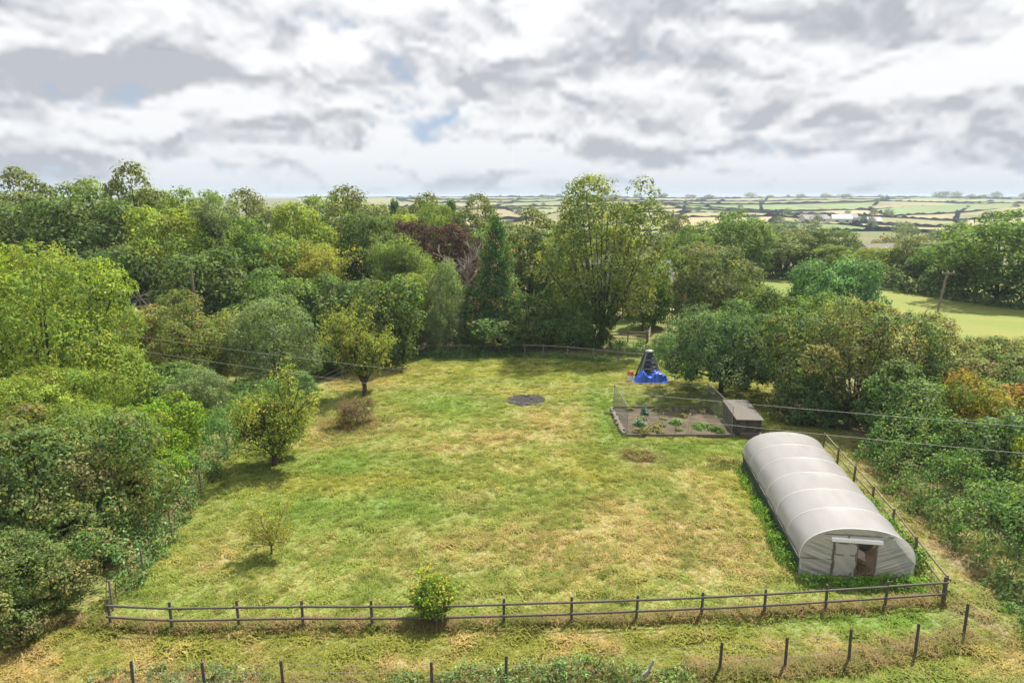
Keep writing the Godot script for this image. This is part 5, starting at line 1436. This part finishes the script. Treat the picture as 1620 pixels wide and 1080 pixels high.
	bank("weed_heap", "round heap of dead brown weeds in front of the vegetable bed", "weeds", [Vector3(6.7, 0, -37.9), Vector3(7.5, 0, -37.8), Vector3(8.3, 0, -37.7)], [1.5, 1.9, 1.4], [0.22, 0.28, 0.22], 0.07, [Color(0.13, 0.095, 0.05), Color(0.10, 0.085, 0.04), Color(0.09, 0.10, 0.035)], 411)
	bank("thistle_bank", "grey-green docks and thistles along the wire stakes", "weeds", [Vector3(-3.8, 0, -18.4), Vector3(-0.5, 0, -18.6), Vector3(2.0, 0, -18.8), Vector3(5.6, 0, -18.5)], [1.4, 1.7, 2.0, 1.5], [0.5, 0.65, 0.8, 0.6], 0.09, [Color(0.085, 0.135, 0.05), Color(0.11, 0.17, 0.06), Color(0.13, 0.11, 0.055), Color(0.055, 0.105, 0.03)], 412)
	bank("thistle_bank", "sparse bluish thistles outside the front fence below the hawthorn", "weeds", [Vector3(-13.2, 0, -18.9), Vector3(-10.0, 0, -18.7), Vector3(-7.2, 0, -18.6)], [1.2, 1.3, 1.1], [0.45, 0.55, 0.5], 0.09, [Color(0.085, 0.135, 0.07), Color(0.11, 0.16, 0.085), Color(0.06, 0.10, 0.03)], 413, "", 1.3)

func conifer(called: String, label: String, at: Vector3, h: float, w: float, seed_: int, tan_share := 0.13, group := "", leaf := 0.28) -> void:
	var key := "%s%d" % [called, seed_]
	at.y = land(at.x, at.z)
	if not spray_cache.has("form" + key):
		var r := RandomNumberGenerator.new()
		r.seed = seed_
		var f := Leafage.new()
		var cols := [Color(0.03, 0.08, 0.032), Color(0.042, 0.098, 0.036), Color(0.058, 0.115, 0.042)]
		var cones := [Color(0.30, 0.20, 0.10), Color(0.24, 0.17, 0.085), Color(0.17, 0.15, 0.06)]
		var s := Shape.new()
		s.tube([Vector3(0, -0.3, 0), Vector3(0.05, h * 0.5, 0), Vector3(0, h * 0.97, 0)], [0.022 * h, 0.013 * h, 0.01], 8, false)
		var whorls := int(h * (2.6 if leaf < 0.4 else 1.5))
		for k in whorls:
			var y := lerpf(0.25, h * 0.98, float(k) / whorls)
			var reach := w * 0.5 * pow(1.0 - y / h, 0.78) * r.randf_range(0.78, 1.12) + 0.15
			var arms := maxi(4, int(reach * (6.5 if leaf < 0.4 else 3.5)))
			for a in arms:
				var g := TAU * (a + r.randf()) / arms
				var d := Vector3(cos(g), 0, sin(g))
				var l := reach * r.randf_range(0.75, 1.1)
				if a % 3 == 0:
					s.tube([Vector3(0, y, 0), Vector3(0, y - 0.1 * l, 0) + d * l * 0.9], [0.035, 0.012], 4, false)
				for q in 4:
					var u := [0.98, 0.84, 0.66, 0.45][q] as float
					var p := Vector3(0, y - 0.16 * l * u + r.randf_range(-0.12, 0.12), 0) + d * l * u
					var tan_ := r.randf() < tan_share * (1.6 if q == 0 else 0.3)
					f.add(spray(("cone" if tan_ else "needle") + str(leaf), r.randi() % 6, leaf, leaf * 2.0, 13, cones if tan_ else cols, 0.34), p, d + Vector3.UP * 0.35, r, r.randf_range(0.8, 1.25))
		spray_cache["form" + key] = [quads_mesh(f.v, f.n, f.c), s.mesh()]
	var made: Array = spray_cache["form" + key]
	lobed(called, label, "tree", at, made, seed_ * 0.7 + at.x, Vector3.ONE, group, "needle")

# ---------------------------------------------------------------- the scene
func _ready() -> void:
	var cam := Camera3D.new()
	cam.name = "camera"
	cam.position = Vector3(0, 15, 0)
	cam.rotation_degrees = Vector3(-12, 0, 0)
	cam.fov = 53.13
	cam.near = 0.1
	cam.far = 12000.0
	add_child(cam)
	cam.current = true
	noise_a.seed = 11; noise_a.frequency = 0.10; noise_a.fractal_octaves = 4
	noise_b.seed = 12; noise_b.frequency = 0.45; noise_b.fractal_octaves = 4
	noise_c.seed = 13; noise_c.frequency = 1.8; noise_c.fractal_octaves = 3
	var env := Environment.new()
	env.background_mode = Environment.BG_SKY
	env.sky = Sky.new()
	env.sky.sky_material = build_sky()
	env.background_energy_multiplier = 0.245
	env.tonemap_mode = Environment.TONE_MAPPER_LINEAR
	env.tonemap_exposure = 4.2
	env.sdfgi_enabled = true
	env.ssao_enabled = true
	env.ssil_enabled = true
	env.fog_enabled = true
	env.fog_density = 0.0002
	env.fog_light_color = Color(0.80, 0.87, 0.95)
	var we := WorldEnvironment.new()
	we.name = "world"
	we.environment = env
	add_child(we)
	var sun := DirectionalLight3D.new()
	sun.name = "sun"
	sun.light_energy = 0.84
	sun.light_color = Color(1.0, 0.955, 0.88)
	sun.light_angular_distance = 2.0
	sun.shadow_enabled = true
	add_child(sun)
	var from := Vector3(sin(deg_to_rad(36)) * cos(deg_to_rad(55)), sin(deg_to_rad(55)), -cos(deg_to_rad(36)) * cos(deg_to_rad(55)))
	sun.look_at_from_position(from * 100.0, Vector3.ZERO)
	print("sky ", Time.get_ticks_msec())
	build_ground()
	print("ground ", Time.get_ticks_msec())
	build_farmland()
	print("farmland ", Time.get_ticks_msec())
	build_house()
	build_trees()
	print("trees ", Time.get_ticks_msec())
	build_tunnel()
	build_cage()
	build_play()
	var rail := wood_mat("rail", srgb(0.14, 0.125, 0.10))
	rail_fence("post_and_rail_fence", "long two-rail wooden fence across the front of the paddock", front_posts, 1.06, [0.42, 0.88], rail, 0.054, 0.042, 7)
	rail_fence("post_and_rail_fence", "mossy two-rail fence running back beside the polytunnel", [Vector2(16.42, -23.32), Vector2(16.95, -26.2), Vector2(17.4, -28.8), Vector2(17.85, -31.4), Vector2(18.2, -34.0), Vector2(18.55, -36.6), Vector2(18.9, -39.2)], 1.06, [0.42, 0.88], wood_mat("mossy", srgb(0.22, 0.20, 0.12)), 0.06, 0.045, 8)
	var back := [Vector2(-10.97, -64.12), Vector2(-7.29, -63.95), Vector2(-3.64, -63.95), Vector2(-1.22, -64.12), Vector2(1.22, -64.12), Vector2(2.98, -63.85), Vector2(5.3, -63.33), Vector2(7.59, -62.3), Vector2(9.81, -61.3), Vector2(11.79, -60.33), Vector2(13.82, -59.62), Vector2(15.81, -58.71)]
	var bf := rail_fence("back_fence", "silvery single-rail fence with wire netting across the far end of the paddock", back, 1.15, [1.02], wood_mat("silver2", srgb(0.40, 0.35, 0.30)), 0.055, 0.042, 9, [0.6, 0.35])
	for k in back.size() - 1:
		var s := Shape.new()
		net(s, Vector3(back[k].x, 0, back[k].y) - bf.position, Vector3(back[k + 1].x, 0, back[k + 1].y) - bf.position, 0.05, 0.9, 0.1, 0.004)
		obj("netting", s, mat("gauze", srgb(0.10, 0.115, 0.10), 0.6), bf).set_meta("kind", "stuff")
	rail_fence("stake_fence", "grey stakes and wire half buried in the bramble bank", [Vector2(-14.75, -22.6), Vector2(-14.84, -24.96), Vector2(-15.29, -28.19), Vector2(-16.07, -32.87), Vector2(-16.6, -37.6), Vector2(-16.9, -43.0), Vector2(-15.6, -50.0), Vector2(-14.2, -55.0), Vector2(-11.2, -63.6)], 1.25, [], wood_mat("silver", srgb(0.30, 0.25, 0.21)), 0.042, 0.03, 10, [0.4, 0.75, 1.1])
	var stakes := [Vector2(-11.66, -18.34), Vector2(-9.41, -18.25), Vector2(-7.04, -18.34), Vector2(-2.43, -18.2), Vector2(-0.19, -18.54), Vector2(6.66, -19.22), Vector2(8.86, -19.46), Vector2(11.07, -19.74), Vector2(13.47, -20.12), Vector2(15.79, -21.19)]
	rail_fence("wire_fence", "row of dark stakes with wire in the rank grass outside the paddock", stakes, 1.2, [], wood_mat("stake", srgb(0.10, 0.088, 0.075)), 0.05, 0.03, 12, [0.45, 0.8, 1.05])
	var ms := thing("metal_stake", "greenish metal strut leaning in the thistles", "stake", Vector3(4.1, land(4.1, -18.4), -18.4))
	var s2 := Shape.new()
	s2.tube([Vector3(-0.35, -0.1, 0.1), Vector3(0.25, 1.15, 0)], [0.035, 0.035], 6)
	obj("upright", s2, mat("metal_green", srgb(0.16, 0.20, 0.18), 0.5), ms)
	s2 = Shape.new()
	s2.tube([Vector3(-0.9, -0.05, 0.15), Vector3(0.1, 0.85, 0.02)], [0.028, 0.028], 6)
	obj("strut", s2, mat("metal_grey", srgb(0.42, 0.43, 0.42), 0.5), ms)
	pole("weathered utility pole leaning in the mown field", Vector3(52.0, 0, -82.5), 6.2, Vector3(0.8, 0, 0), true, 0.15)
	pole("grey utility pole rising out of the dark wood", Vector3(-27.4, 0, -58.6), 9.0, Vector3(-0.2, 0, 0), false)
	pole("utility pole hidden in the wood carrying the paddock cables", Vector3(-40.0, 0, -47.5), 7.6, Vector3.ZERO, true, 1.2)
	pole("utility pole beyond the bushes carrying the paddock cables", Vector3(34.0, 0, -17.0), 7.6, Vector3.ZERO, true, 1.2)
	cable("upper pale overhead cable crossing the paddock", Vector3(-40, 7.6, -47.2), Vector3(34.0, 7.5, -17.7), 1.15)
	cable("lower pale overhead cable crossing the paddock", Vector3(-40, 7.4, -45.6), Vector3(34.0, 7.2, -15.4), 1.25)
	build_grass()
	print("all ", Time.get_ticks_msec())
